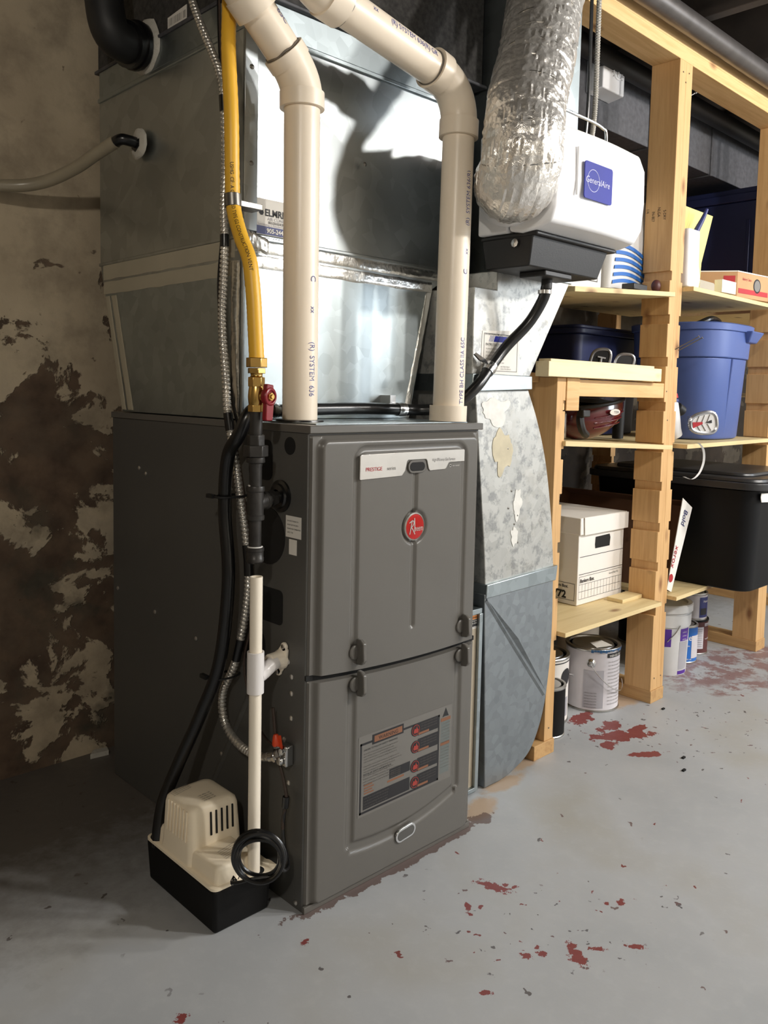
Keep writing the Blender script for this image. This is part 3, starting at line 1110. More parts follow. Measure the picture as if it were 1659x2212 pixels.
def cheeks(name, pts, mat, y0, y1, bev=.002):
    b = MB().prism([(x, y0, z) for x, z in pts], (0, y1 - y0, 0))
    return b.build(name, mat, rd, bevel=bev, angle=30)


def sp2(pts, k=6):
    return [(p.x, p.z) for p in smoothpath([(x, 0, z) for x, z in pts], k)]


cheeks('upper_duct', [(.672, 1.2), (.885, 1.2), (.885, 2.0), (.672, 2.0)], 'galvdull', .084, y1)
cheeks('transition', [(.513, .968), (.722, .968), (.871, 1.2), (.590, 1.2), (.590, 1.157), (.513, 1.157)], 'mottle', y0, y1)
cheeks('drive_cleat', [(.513, .930), (.729, .938), (.727, .970), (.513, .970)], 'galvdull', y0 - .004, y1)
L = sp2([(.533, .932), (.549, .813), (.569, .665), (.583, .557), (.590, .470)])
Rr = sp2([(.861, .470), (.841, .619), (.809, .760), (.768, .863), (.727, .937)])
cheeks('curved_section', L + Rr, 'mottle', y0 + .006, y1)
cheeks('drive_cleat', [(.583, .458), (.858, .462), (.864, .500), (.586, .490)], 'galvdull', y0 - .003, y1 + .002)
L = [(.581, .468), (.592, .231), (.603, .002)]
Rr = sp2([(.66, .002), (.705, .010), (.778, .043), (.826, .126), (.848, .241), (.853, .359), (.850, .467)])
MT['bootg'] = galv('galvanised_satin', (150, 156, 160), 0.5, 60)
bt = cheeks('lower_boot', L + Rr, 'bootg', y0, y1)
# pressed ridge across the boot's cheek
b = MB()
b.loft([[V((x, y0 - .0002, z)) + V((dx, dy, dz)) for dx, dy, dz in ((-.004, 0, -.004), (0, -.004, 0), (.003, 0, .003))] for x, z in ((.586, .455), (.70, .32), (.826, .175))])
b.build('crease_ridge', 'bootg', rd)
b = MB()
b.add([(.590, y0 - .0006, .455), (.835, y0 - .0012, .18), (.70, y0 - .010, .345)], [(0, 1, 2)])
b.build('pressed_fold', 'bootg', rd, smooth=False)
# duct contractor's sheet stuck on the transition
b = MB()
ys = y0 - .0004
b.prism([(.541, ys, .974), (.676, ys, .968), (.679, ys, 1.072), (.543, ys, 1.064)], (0, -.0004, 0), 0)
def fr(x0, z0, x1, z1, wd, m):
    for a in ((x0, z0, x1, z0 + wd), (x0, z1 - wd, x1, z1), (x0, z0, x0 + wd, z1), (x1 - wd, z0, x1, z1)):
        b.add([(a[0], ys - .0008, a[1]), (a[2], ys - .0008, a[1]), (a[2], ys - .0008, a[3]), (a[0], ys - .0008, a[3])], [(0, 1, 2, 3)], m)
fr(.549, .977, .670, 1.060, .0010, 1)
b.add([(.582, ys - .0008, 1.042), (.650, ys - .0008, 1.042), (.650, ys - .0008, 1.055), (.588, ys - .0008, 1.055)], [(0, 1, 2, 3)], 2)
for k in range(4):
    b.add([(.566 + k * .004, ys - .0008, 1.042), (.5672 + k * .004, ys - .0008, 1.042), (.5732 + k * .004, ys - .0008, 1.055), (.572 + k * .004, ys - .0008, 1.055)], [(0, 1, 2, 3)], 2)
text(b, 'ONTARIO POWER AIR DUCT CLEANING', .0050, (.5515, ys - .0004, 1.0565 - .0005), X, Z, 1, 1.0)
text(b, 'ENTIRE DUCT CLEANING', .0075, (.555, ys - .0004, 1.033), X, Z, 1, 1.0)
for k in range(5):
    text(b, 'this system has been serviced and sealed', .0042, (.556, ys - .0004, 1.025 - .0075 * k), X, Z, 3, .95)
text(b, 'AIR TREATMENT', .0045, (.61, ys - .0004, .986), X, Z, 3)
text(b, 'CALL FOR SERVICE', .0045, (.61, ys - .0004, .981), X, Z, 3)
b.build('service_sticker', ['white', 'ink', 'blue', 'greyink'], rd, smooth=False)
# old label and glue remains on the curved section
def ragged(name, mat, x, z, rx, rz, seed, lift=.0012, n=40, yb=None):
    pts = []
    for i in range(n):
        a = 2 * PI * i / n
        k = 1 + .65 * noise.noise(V((math.cos(a) * 1.6 + seed, math.sin(a) * 1.6, seed))) + .12 * noise.noise(V((math.cos(a) * 6, math.sin(a) * 6 + seed, 2)))
        pts.append((x + math.cos(a) * rx * k, (yb if yb is not None else y0 + .006) - lift, z + math.sin(a) * rz * k))
    b = MB().prism(pts, (0, lift * .8, 0))
    return b.build(name, mat, rd, smooth=False)
MT['remains'] = M('label_remains', (196, 186, 160), 0.7, var=.12, vs=30)
MT['gluew'] = M('white_glue_remains', (224, 222, 216), 0.6, var=.1, vs=40)
ragged('paper_remains', 'gluew', .607, .888, .050, .030, 3)
ragged('paper_remains', 'remains', .640, .795, .034, .052, 9)
ragged('paper_remains', 'gluew', .698, .665, .016, .030, 5)
ragged('paper_remains', 'gluew', .690, .590, .013, .024, 14)
for x, z in ((.60, .935), (.655, .80), (.665, .66), (.675, .70), (.69, .62), (.705, .575), (.70, .64)):
    MB().lathe([(0, 0), (.003, 0), (.003, .001), (0, .002)], (x, y0 + .006, z), NY, 8).build('rivet', 'nail', rd)

# filter cabinet between furnace and duct
fc = thing('filter_cabinet', 'narrow beige metal filter cabinet between furnace and curved duct', 'cabinet', (.52, .3, 0))
b = MB().box(.452, .092, .012, .580, .55, .425)
b.build('body', 'beige', fc, bevel=.003)
b = MB().box(.452, .086, .425, .579, .55, .437)
b.box(.568, .084, .012, .580, .10, .425)
b.box(.452, .084, .004, .580, .10, .014)
b.build('edge_trim', 'galvdull', fc, bevel=.001)
b = MB()
yy = .0915
b.box(.522, yy, .391, .579, yy + .0004, .424, 0)
b.box(.535, yy - .0003, .413, .577, yy, .422, 1)
b.box(.525, yy - .0003, .396, .577, yy, .4125, 2)
text(b, 'REPLACE AIR FILTER', .0045, (.527, yy - .0002, .4075), X, Z, 0, lift=.0004)
text(b, 'CHECK EVERY MONTH', .0045, (.527, yy - .0002, .4020), X, Z, 0, lift=.0004)
text(b, 'WARNING', .0062, (.542, yy - .0002, .4152), X, Z, 2, lift=.0004)
text(b, 'OWNER READ MANUAL', .0036, (.529, yy, .3925), X, Z, 2, lift=.0004)
b.build('caution_label', ['white', 'orange', 'ink'], fc, smooth=False)

# ------------------------------------------------------------ humidifier
hu = thing('humidifier', 'white furnace humidifier with blue nameplate mounted above a black drip tray', 'humidifier', (.68, 0, 1.2))
hx0, hx1 = .515, .83
b = MB()
# base frame against the duct
b.hexa([(hx0, .0, 1.262), (hx1, .0, 1.262), (hx1, .080, 1.262), (hx0, .080, 1.262), (hx0, .0, 1.47), (hx1, .0, 1.47), (hx1, .080, 1.47), (hx0, .080, 1.47)])
b.build('housing', 'hum', hu, bevel=.005, seg=3)
b = MB()
# cover: bulging front, tapered foot
secs = []
prof = [(-.004, 1.264), (-.035, 1.258), (-.075, 1.262), (-.108, 1.272), (-.117, 1.30), (-.122, 1.36), (-.120, 1.43), (-.112, 1.463), (-.098, 1.470), (-.004, 1.472)]
n = 12
for i in range(n + 1):
    t = i / n
    x = hx0 + .001 + (hx1 + .012 - hx0) * t
    bulge = math.sin(PI * t) * .010
    secs.append([V((x + (.012 if (t == 1 and 1.28 < z < 1.45) else 0), y - (bulge if y < -.1 else 0), z)) for y, z in prof])
b.loft(secs)
b.build('cover', 'hum', hu, bevel=.006, seg=4, angle=25)
b = MB()
cy, cz = -.012, 1.365
b.lathe([(.080, -.012), (.092, -.012), (.093, .004), (.088, .010), (.081, .012), (.081, -.012)], (hx0 - .004, cy, cz), NX, 48, caps=False)
b.build('bypass_collar', 'hum', hu)
# clip tab on the collar
b = MB().prism([(hx0 - .020, -.083, 1.385), (hx0 - .020, -.112, 1.378), (hx0 - .020, -.118, 1.405), (hx0 - .020, -.104, 1.425), (hx0 - .020, -.086, 1.415)], (.019, 0, 0))
b.build('damper_knob', 'hum', hu, bevel=.004, seg=3)
b = MB()
def onf(x, z):
    t = (x - hx0) / (hx1 + .011 - hx0)
    return -.1215 - math.sin(PI * max(0, min(1, t))) * .010 - .001
MT['logo'] = M('pale_logo', (176, 178, 214), 0.4)
mid = (onf(.615, 1.38) + onf(.72, 1.38)) / 2 - .0012
pts = []
for cx_, cz_, a0 in ((.690, 1.396, 0), (.598, 1.396, PI / 2), (.598, 1.334, PI), (.690, 1.334, 3 * PI / 2)):
    for i in range(5):
        a = a0 + PI / 2 * i / 4
        pts.append((cx_ + math.cos(a) * .006, mid, cz_ + math.sin(a) * .006))
b.prism(pts, (0, -.002, 0), 0)
text(b, 'GeneralAire', .0185, (.594, mid - .002, 1.360), X, Z, 1, .98, slant=.2)
b.lathe([(.0225, 0), (.0225, .0004), (.0215, .0004), (.0215, 0)], (.624, mid - .0020, 1.366), NY, 40, 1, caps=False)
b.build('nameplate', ['blue', 'logo'], hu, bevel=0)
b = MB()
b.box(.572, mid + .0008, 1.330, .5735, mid + .006, 1.425)
b.build('panel_line', 'hum', hu)
b = MB()
b.hexa([(.534, -.045, 1.192), (.795, -.045, 1.192), (.795, .070, 1.192), (.534, .070, 1.192), (.527, -.060, 1.262), (.815, -.060, 1.262), (.815, .079, 1.262), (.527, .079, 1.262)])
b.box(.525, -.070, 1.252, .828, .079, 1.261)
b.box(.60, -.04, 1.180, .70, .03, 1.193)
b.build('drip_tray', 'plaBlack', hu, bevel=.003)
MB().lathe([(0, 0), (.006, 0), (.006, .005), (.009, .005), (.009, .008), (0, .010)], (.530, -.015, 1.240), NX, 8).build('screw', 'chrome', hu)
b = MB().cyl((.655, -.005, 1.181), (.655, -.005, 1.160), .012)
b.build('spout', 'rubmat', hu)
b = MB().box(.56, .0, 1.472, .70, .07, 1.480)
b.build('top_trim', 'plaBlack', hu, bevel=.001)

# humidifier water tube over the top
b = MB().tube(smoothpath([(.60, .08, 1.585), (.66, .03, 1.575), (.72, .0, 1.558), (.80, -.01, 1.552), (.835, -.015, 1.545), (.85, -.018, 1.53), (.845, -.02, 1.44)], 6), .0035, 10)
tag(b.build('water_tube', 'chrome'), 'thin silver water tube curving over the top of the white humidifier', 'tube')

# foil flex duct
ctr = [(.512, -.012, 1.362), (.490, -.032, 1.352), (.466, -.062, 1.352), (.454, -.079, 1.385), (.456, -.081, 1.425), (.473, -.069, 1.480), (.505, -.055, 1.545), (.549, -.038, 1.625), (.603, -.010, 1.74), (.655, -.004, 1.86), (.70, -.002, 1.985)]
path = smoothpath(ctr, 34)
b = MB()
cum = 0
Ls = [0]
for i in range(1, len(path)):
    cum += (path[i] - path[i - 1]).length
    Ls.append(cum)
T = cum
pitch = .044
nseg = 120


def rad(t):
    s_ = Ls[min(len(Ls) - 1, int(round(t * (len(Ls) - 1))))]
    ph = (s_ % pitch) / pitch
    return .0755 + .0028 * (1 - abs(2 * ph - 1) ** 4)


b.tube(path, rad, nseg, caps=False)
cell = len(path)
for k in range(cell):
    ph = (Ls[k] % pitch) / pitch
    band = math.sin(PI * ph) ** .6
    for i in range(nseg):
        v = b.v[k * nseg + i]
        c = path[k]
        th = 2 * PI * i / nseg
        cx_, cy_ = math.cos(th), math.sin(th)
        pleat = abs(noise.noise(V((cx_ * 9, cy_ * 9, Ls[k] * 22)))) * .0060 * band
        fold = noise.noise(V((cx_ * 3.5 + Ls[k] * 8, cy_ * 3.5, Ls[k] * 34))) * .0024
        fine = abs(noise.noise(V((cx_ * 22, cy_ * 22, Ls[k] * 70)))) * .0022
        b.v[k * nseg + i] = c + (v - c) * (1 + (fold - pleat - fine + .002) / .078)
fx = thing('foil_flex_duct', 'crinkled silver foil flexible duct bending up from the humidifier side', 'duct', (.46, -.06, 1.27))
b.build('foil_hose', 'flex', fx, angle=28)
# spiral wire pressed against the foil
hp = []
N = int(T / pitch * 36)
import bisect
for j in range(N + 1):
    s_ = T * j / N
    i = min(len(Ls) - 2, max(0, bisect.bisect_right(Ls, s_) - 1))
    t = (s_ - Ls[i]) / max(1e-6, Ls[i + 1] - Ls[i])
    c = path[i].lerp(path[i + 1], t)
    tn = (path[i + 1] - path[i]).normalized()
    u = V((0, 1, 0)) - tn * tn.y
    u.normalize()
    w2 = tn.cross(u)
    a = 2 * PI * s_ / pitch
    hp.append(c + (u * math.cos(a) + w2 * math.sin(a)) * .0768)
b = MB().tube(hp, .0015, 5)
b.build('spiral_wire', 'flexs', fx)
b = MB()
b.lathe([(.0795, 0), (.0805, .004), (.0795, .010), (.078, .012)], (.508, -.012, 1.362), NX, 40, caps=False)
b.build('band', 'foil', fx)

# ------------------------------------------------------------ plastic vent pipes
R_ = .0322


def elbow(b, p0, p1, p2, r, k=7):
    """smooth bend p0-p1-p2"""
    P0, P1, P2 = V(p0), V(p1), V(p2)
    pts = [P0 * (1 - t) ** 2 + P1 * (2 * t * (1 - t)) + P2 * t * t for t in [i / k for i in range(k + 1)]]
    b.tube(pts, r, 32)
    return b


def hub(b, c, d, r, ln):
    c, d = V(c), V(d).normalized()
    b.lathe([(r * .9, -ln), (r, -ln), (r, 0), (r * .9, 0)], c, d, 36)
    return b


vp = thing('vent_pipe', 'cream plastic vent pipe at the furnace\'s left front corner, kinked at the top', 'pipe', (.066, .11, .868))
a0, a1 = V((.066, .112, .868)), V((.0618, .112, 1.44))
b = MB().tube([a0, a1], R_, 36)
b.build('pipe', 'pvc', vp)
dirA = V((-.74, .0, .67)).normalized()
b = MB()
e0 = V((.0615, .112, 1.440)); e1 = V((.0605, .112, 1.474)); e2_ = e1 + dirA * .044
elbow(b, e0, e1, e2_, R_ * 1.14)
hub(b, (.0615, .112, 1.452), Z, R_ * 1.2, .0)
b.cyl((.062, .112, 1.424), (.0615, .112, 1.452), R_ * 1.24, n=36)
b.cyl(e2_ - dirA * .010, e2_ + dirA * .012, R_ * 1.2, n=36)
b.build('elbow', 'pvc', vp, angle=30)
b = MB().tube([e2_ + dirA * .01, e2_ + dirA * .115], R_, 36)
pa = b.build('pipe', 'pvc', vp)
b = MB()
g0 = e2_ + dirA * .084
b.cyl(g0, g0 + dirA * .035, R_ * 1.22, n=36)
elbow(b, g0 + dirA * .03, g0 + dirA * .075, g0 + dirA * .075 + V((-.02, .0, .07)), R_ * 1.15)
b.cyl(g0 + dirA * .075 + V((-.012, 0, .05)), g0 + dirA * .075 + V((-.022, 0, .09)), R_ * 1.2, n=36)
b.build('elbow', 'pvc', vp, angle=30)
def gluering(parent, c, d, r, seed=1, amp=.0035):
    d = V(d).normalized()
    ring = MB().ring(c, d, r, 40)
    pts = [p + d * (noise.noise(V((math.cos(i / 40 * 2 * PI) * 1.7, math.sin(i / 40 * 2 * PI) * 1.7, seed))) * amp * 2) for i, p in enumerate(ring)]
    MB().tube(pts, .0022, 6, closed=True).build('glue_joint', 'glue', parent)
gluering(vp, e2_ + dirA * .0135, dirA, R_ + .0005, 2, .002)
def mark(parent, *a):
    b = MB()
    textcyl(b, *a)
    return b.build('pipe_lettering', 'blueink', parent)
sa = math.radians(-83)
rdv = (math.cos(sa), math.sin(sa), 0)
mark(vp, '(R)  SYSTEM  636', .0165, (.064, .112, 1.012), NZ, rdv, R_, 0, .82)
mark(vp, 'C', .0165, (.064, .112, 1.130), NZ, rdv, R_, 0)
mark(vp, 'xx', .0150, (.064, .112, 1.075), NZ, rdv, R_, 0, .8)
mark(vp, '65C', .020, e2_ + dirA * .072, -dirA, V((.5, -.85, .3)), R_, 0, .8)
b = MB().lathe([(R_ + .012, 0), (R_ + .011, .003), (R_ + .001, .004), (R_ + .001, 0)], (.066, .112, .8675), Z, 36, caps=False)
b.build('floor_gasket', 'rubber', vp)

vq = thing('vent_pipe', 'cream plastic vent pipe right of its twin, with long slanting upper run', 'pipe', (.405, .048, .868))
c0, c1 = V((.403, .050, .868)), V((.412, .050, 1.462))
b = MB().tube([c0, c1], R_, 36)
b.build('pipe', 'pvc', vq)
dirB = V((.062 - .378, -.005, 1.600 - 1.535)).normalized()
b = MB()
f0 = V((.412, .050, 1.462)); f1 = V((.414, .050, 1.535)); f2 = f1 + dirB * .075
elbow(b, f0, f1, f2, R_ * 1.14, 10)
b.cyl((.4115, .050, 1.440), (.4125, .050, 1.474), R_ * 1.24, n=36)
b.cyl(f2 - dirB * .014, f2 + dirB * .016, R_ * 1.24, n=36)
b.build('elbow', 'pvc', vq, angle=30)
b = MB().cyl((.4028, .050, .868), (.4032, .050, .900), R_ * 1.2, n=36)
b.build('coupling', 'pvc', vq)
g1 = V((.088, .045, 1.5935))
b = MB().tube([f2, g1], R_, 36)
b.build('pipe', 'pvc', vq)
dirB = (g1 - f2).normalized()
b = MB()
b.cyl(g1 - dirB * .004, g1 + dirB * .036, R_ * 1.26, n=36)
elbow(b, g1 + dirB * .03, g1 + dirB * .085, g1 + dirB * .085 + V((-.015, .0, .08)), R_ * 1.16, 9)
b.cyl(g1 + dirB * .085 + V((-.010, 0, .055)), g1 + dirB * .085 + V((-.018, 0, .1)), R_ * 1.2, n=36)
b.build('elbow', 'pvc', vq, angle=30)
gluering(vq, g1 - dirB * .006, dirB, R_ + .0008, 5, .0045)
gluering(vq, f2 + dirB * .0175, dirB, R_ + .0002, 8, .001)
sa = math.radians(-86)
rdv = (math.cos(sa), math.sin(sa), 0)
mark(vq, 'T TYPE BH CLASS IIA 65C', .0165, (.404, .050, .892), Z, rdv, R_, 0, .80)
mark(vq, 'C', .0165, (.406, .050, 1.165), Z, rdv, R_, 0)
mark(vq, 'xx', .0150, (.407, .050, 1.205), Z, rdv, R_, 0, .8)
mark(vq, '(R)  SYSTEM 636(R)', .0165, (.408, .050, 1.262), Z, rdv, R_, 0, .80)
ts = g1 - dirB * .052
mark(vq, 'xx', .015, ts, -dirB, V((-.1, -.90, .40)), R_, 0, .8)
mark(vq, '(R) SYSTEM 636(R) GR', .0165, ts - dirB * .045, -dirB, V((-.1, -.92, .38)), R_, 0, .80)

# ------------------------------------------------------------ gas line
gx, gy = -.07, .055
gh = thing('gas_hose', 'yellow flexible gas hose running down past the plenum corner', 'hose', (-.07, .1, .97))
pts = [(-.050, .178, 1.75), (-.052, .172, 1.592), (-.062, .158, 1.504), (-.066, .142, 1.387), (-.066, .138, 1.286), (-.067, .131, 1.231), (-.07, .105, 1.182), (-.07, .078, 1.138), (-.07, .066, 1.079), (-.07, .061, 1.033), (gx, gy, .974)]
hp = smoothpath(pts, 12)
b = MB().tube(hp, lambda t: .0126 + .0003 * math.sin(t * 420), 20)
b.build('hose', 'yellow', gh)
b = MB()
def textpath(b, st, size, path, i0, rad, r, m=0, stretch=1.0):
    """lettering running along a path"""
    vs, fs, wd = text2d(st, size)
    LL = [0]
    for i in range(i0 + 1, len(path)):
        LL.append(LL[-1] + (path[i] - path[i - 1]).length)
    out = []
    rad = V(rad)
    for x, y in vs:
        s_ = min(x * stretch, LL[-1] - 1e-4)
        k = max(0, bisect.bisect_right(LL, s_) - 1)
        k = min(k, len(LL) - 2)
        t = (s_ - LL[k]) / max(1e-6, LL[k + 1] - LL[k])
        p = path[i0 + k].lerp(path[i0 + k + 1], t)
        tn = (path[i0 + k + 1] - path[i0 + k]).normalized()
        rr = (rad - tn * rad.dot(tn)).normalized()
        bb = rr.cross(tn)
        a = (y - size * .35) / r
        out.append(p + (rr * math.cos(a) + bb * math.sin(a)) * (r + .0006))
    b.add(out, fs, m)
textpath(b, 'USHG  CF  A CERTIFIED TYPE G2 CONSTRUCTION VENT', .0088, hp, 45, (-.55, -.83, 0), .0127, 0, .92)
b.build('hose_lettering', 'ink', gh)
b = MB()
b.cyl((-.0665, .1335, 1.234), (-.0665, .136, 1.256), .0145, n=24)
b.box(-.058, .138, 1.240, -.002, .172, 1.250)
b.build('strap_clamp', 'nail', gh, bevel=.0008)
def hexn(b, z0, z1, r, m=0, rot=0):
    return b.cyl((gx, gy, z0), (gx, gy, z1), r, n=6, m=m, up=(math.cos(rot), math.sin(rot), 0))
b = hexn(MB(), .961, .977, .0178, rot=.3)
b.build('flare_nut', 'brass', gh, bevel=.0012)

gv = thing('gas_shutoff_valve', 'brass gas shutoff valve with red lever handle under the yellow hose', 'valve', (gx, gy, .887))
b = MB()
hexn(b, .951, .960, .0155, rot=.1)
b.lathe([(.0125, .944), (.0095, .947), (.0105, .951)], (gx, gy, 0), Z, 24)
hexn(b, .929, .945, .0140, rot=.5)
b.lathe([(.0120, .897), (.0132, .902), (.0142, .912), (.0132, .924), (.0120, .930)], (gx, gy, 0), Z, 28)
hexn(b, .887, .899, .0140, rot=.5)
b.cyl((gx, gy, .913), (gx + .006, gy - .022, .913), .0075, n=20)
b.build('body', 'brass', gv, bevel=.0008)
sd = V((.006, -.022, 0)).normalized()
sr = V((-sd.y, sd.x, 0)) * 1.0
hc = V((gx + .006, gy - .020, .913))
b = MB()
b.lathe([(.006, 0), (.0155, 0), (.0155, .010), (.0105, .012), (.0095, .008), (.006, .008)], hc, sd, 28, caps=False)
def hpl(pts):
    b.prism([hc + sr * u + Z * v for u, v in pts], sd * .009)
hpl([(-.009, -.008), (.010, -.008), (.007, -.038), (.0045, -.040), (-.0095, -.040), (-.011, -.036)])
hpl([(-.010, .008), (.009, .008), (.008, .0195), (-.008, .021)])
b.build('lever_handle', 'redh', gv, bevel=.0015)
b = MB()
b.cyl(hc + sd * .006, hc + sd * .012, .0072, n=6)
b.cyl(hc + sd * .012, hc + sd * .0145, .0042, n=16)
b.build('handle_nut', 'brass', gv, bevel=.0006)

ip = thing('iron_gas_pipe', 'black iron gas pipe with union, tee and capped drip leg', 'pipe', (gx, gy, .63))
def seg(name, prof, mat='iron', n=32):
    b = MB().lathe([(r, z) for z, r in prof], (gx, gy, 0), Z, n)
    return b.build(name, mat, ip, angle=40)
seg('nipple', [(.845, .0106), (.889, .0106)])
b = MB(); hexn(b, .830, .849, .0152, rot=.2)
hexn(b, .812, .831, .0212, rot=.45)
b.lathe([(.0150, .801), (.0158, .803), (.0150, .812)], (gx, gy, 0), Z, 28)
b.build('union', 'iron', ip, bevel=.0015)
seg('nipple', [(.760, .0106), (.795, .0106), (.797, .0112), (.802, .0112)])
b = MB()
b.lathe([(.0150, .705), (.0155, .707), (.0155, .712), (.0140, .714), (.0140, .752), (.0155, .754), (.0155, .760), (.0150, .762)], (gx, gy, 0), Z, 32)
br = (V((0, .077, .738)) - V((gx, gy, .733))).normalized()
b.lathe([(.0135, .0), (.0140, .020), (.0158, .021), (.0158, .027), (.0150, .028)], (gx, gy, .733), br, 32)
b.build('tee', 'iron', ip)
b = MB().cyl(V((gx, gy, .733)) + br * .02, V((0.002, .0777, .738)), .0106, n=28)
b.cyl(V((gx, gy, .733)) + br * .038, V((gx, gy, .733)) + br * .050, .0150, n=6)
b.build('branch_nipple', 'iron', ip)
seg('nipple', [(.652, .0106), (.707, .0106)])
seg('cap', [(.631, .0120), (.634, .0150), (.640, .0153), (.641, .0146), (.651, .0146), (.652, .0155), (.657, .0155), (.658, .0146)])
b = MB().tube(MB().ring((gx, gy, .6585), Z, .0118, 30), .0014, 6, closed=True)
b.build('thread_tape', 'gluew', ip)
b = MB().tube(MB().ring((gx, gy, .7630), Z, .0115, 30)[:16], .0014, 6)
b.build('thread_tape', 'gluew', ip)

# ------------------------------------------------------------ armoured cable, hoses and wires on the left
bxp = smoothpath([(-.035, .40, 2.0), (-.03, .36, 1.75), (-.03, .332, 1.648), (-.028, .243, 1.5), (-.026, .228, 1.44), (-.020, .232, 1.33), (-.020, .236, 1.26), (-.022, .229, 1.193), (-.022, .232, 1.127), (-.022, .236, 1.043), (-.024, .218, .933), (-.024, .210, .873), (-.016, .186, .747), (-.016, .152, .58), (-.018, .185, .426), (-.022, .225, .345), (-.024, .215, .290), (-.024, .165, .262), (-.024, .10, .262), (-.018, .060, .276)], 110)
b = MB().tube(bxp, .0072, 12)
n_ = len(bxp)
cumL = 0
for k in range(n_):
    if k:
        cumL += (bxp[k] - bxp[k - 1]).length
    for i in range(12):
        v = b.v[k * 12 + i]
        ph = (cumL / .0080 + i / 12) % 1
        b.v[k * 12 + i] = bxp[k] + (v - bxp[k]) * (1.10 if ph < .66 else .78)
ac = thing('armoured_cable', 'coiled steel armoured cable hanging down the furnace side', 'cable', (-.02, .2, .26))
b.build('armour', 'bx', ac, angle=60)
for z in (1.44, 1.195, .865, .612, .437):
    k = min(range(n_), key=lambda i: abs(bxp[i].z - z))
    st_ = 6
    MB().tube([bxp[i] for i in range(k - 18, k + 19, 6)], .0085, 12).build('tape_wrap', 'rubber', ac)
b = MB()
b.cyl((-.020, .072, .270), (-.016, .052, .279), .0105, n=20)
b.cyl((-.018, .062, .274), (-.017, .057, .2765), .0125, n=8)
b.build('connector', 'chrome', ac)
cb = thing('cable_clamp', 'zinc cable clamp bracket with two screws low on the furnace side', 'clamp', (-.008, .04, .28))
b = MB()
b.box(-.018, .030, .262, -.0003, .056, .300)
b.cyl((-.018, .043, .272), (-.026, .043, .272), .008, n=16)
b.build('body', 'chrome', cb, bevel=.003)
for dy, dz in ((-.004, .012), (.012, .016)):
    MB().cyl((-.017, .042 + dy, .280 + dz), (-.026, .040 + dy, .281 + dz), .0045, n=10).build('screw', 'chrome', cb)
b = MB().lathe([(.0075, 0), (.0085, .004), (.0060, .016), (.0040, .020), (0, .021)], (-.020, .054, .296), (.0, .2, 1), 12)
b.add([(-.020, .050, .296), (-.020, .036, .294), (-.022, .040, .320), (-.020, .050, .316)], [(0, 1, 2, 3)])
b.build('wire_connector', 'wirenut', cb)

bh = thing('black_drain_hose', 'thick black drain hose looping from humidifier tray past the furnace to the pump', 'hose', (.2, .15, .89))
bhp = smoothpath([(.655, -.005, 1.166), (.655, .005, 1.135), (.640, .030, 1.085), (.600, .058, 1.032), (.555, .064, .985), (.505, .064, .938), (.470, .085, .905), (.440, .125, .890), (.40, .160, .888), (.29, .166, .890), (.167, .165, .889), (.055, .163, .886), (.0, .150, .889), (-.035, .128, .880), (-.048, .140, .842), (-.045, .178, .800), (-.042, .192, .704), (-.042, .178, .578), (-.048, .196, .42), (-.065, .235, .31), (-.095, .262, .215), (-.122, .268, .150), (-.136, .262, .10), (-.139, .258, .070)], 12)
b = MB().tube(bhp, .0122, 20)
b.build('hose', 'rubber', bh)
for p, q in (((.665, -.002, 1.150), (.655, .0, 1.154)),):
    MB().lathe([(.0135, -.004), (.0150, -.004), (.0150, .004), (.0135, .004)], (.655, .0, 1.153), Z, 24, caps=False).build('hose_clamp', 'chrome', bh)
def clampat(i, ln=.011, r=.0142):
    a, c = bhp[i], bhp[i + 1]
    d = (c - a).normalized()
    b = MB()
    b.lathe([(r - .002, -ln), (r, -ln), (r, -ln * .4), (r + .001, 0), (r, ln * .4), (r, ln), (r - .002, ln)], a, d, 28)
    return b, a, d
b, a, d = clampat(49)
b.prism([a + V((-.010, -.006, .008)), a + V((-.040, -.004, .018)), a + V((-.048, .004, .030)), a + V((-.038, .008, .034)), a + V((-.012, .002, .020))], (.001, .004, -.001))
b.build('strap_clamp', 'chrome', bh)
b, a, d = clampat(99)
b.box(a.x - .022, a.y + .010, a.z + .004, a.x - .006, a.y + .042, a.z + .030)
b.build('strap_clamp', 'chrome', bh)
b, a, d = clampat(134, .008)
b.build('strap_clamp', 'chrome', bh)

# thin wires beside it
def wire(name, label, pts, r, mat, k=10):
    b = MB().tube(smoothpath(pts, k), r, 8)
    return tag(b.build(name, mat), label, 'wire')
wire('thermostat_wire', 'thin dark wire running down the plenum beside the yellow hose', [(-.020, .262, 2.0), (-.014, .262, 1.6), (-.012, .245, 1.40), (-.012, .252, 1.2), (-.012, .262, 1.05), (-.012, .232, .92), (-.012, .196, .80), (-.012, .160, .66), (-.010, .145, .52), (-.012, .17, .42), (-.012, .148, .345), (-.012, .112, .30), (-.012, .072, .285)], .0022, 'brownwire')
wire('power_wire', 'grey wire running along the plenum edge behind the armoured cable', [(-.010, .285, 2.0), (-.008, .275, 1.6), (-.007, .262, 1.45), (-.007, .258, 1.25), (-.007, .272, 1.10), (-.007, .235, .93), (-.007, .205, .86)], .0028, 'rubber')
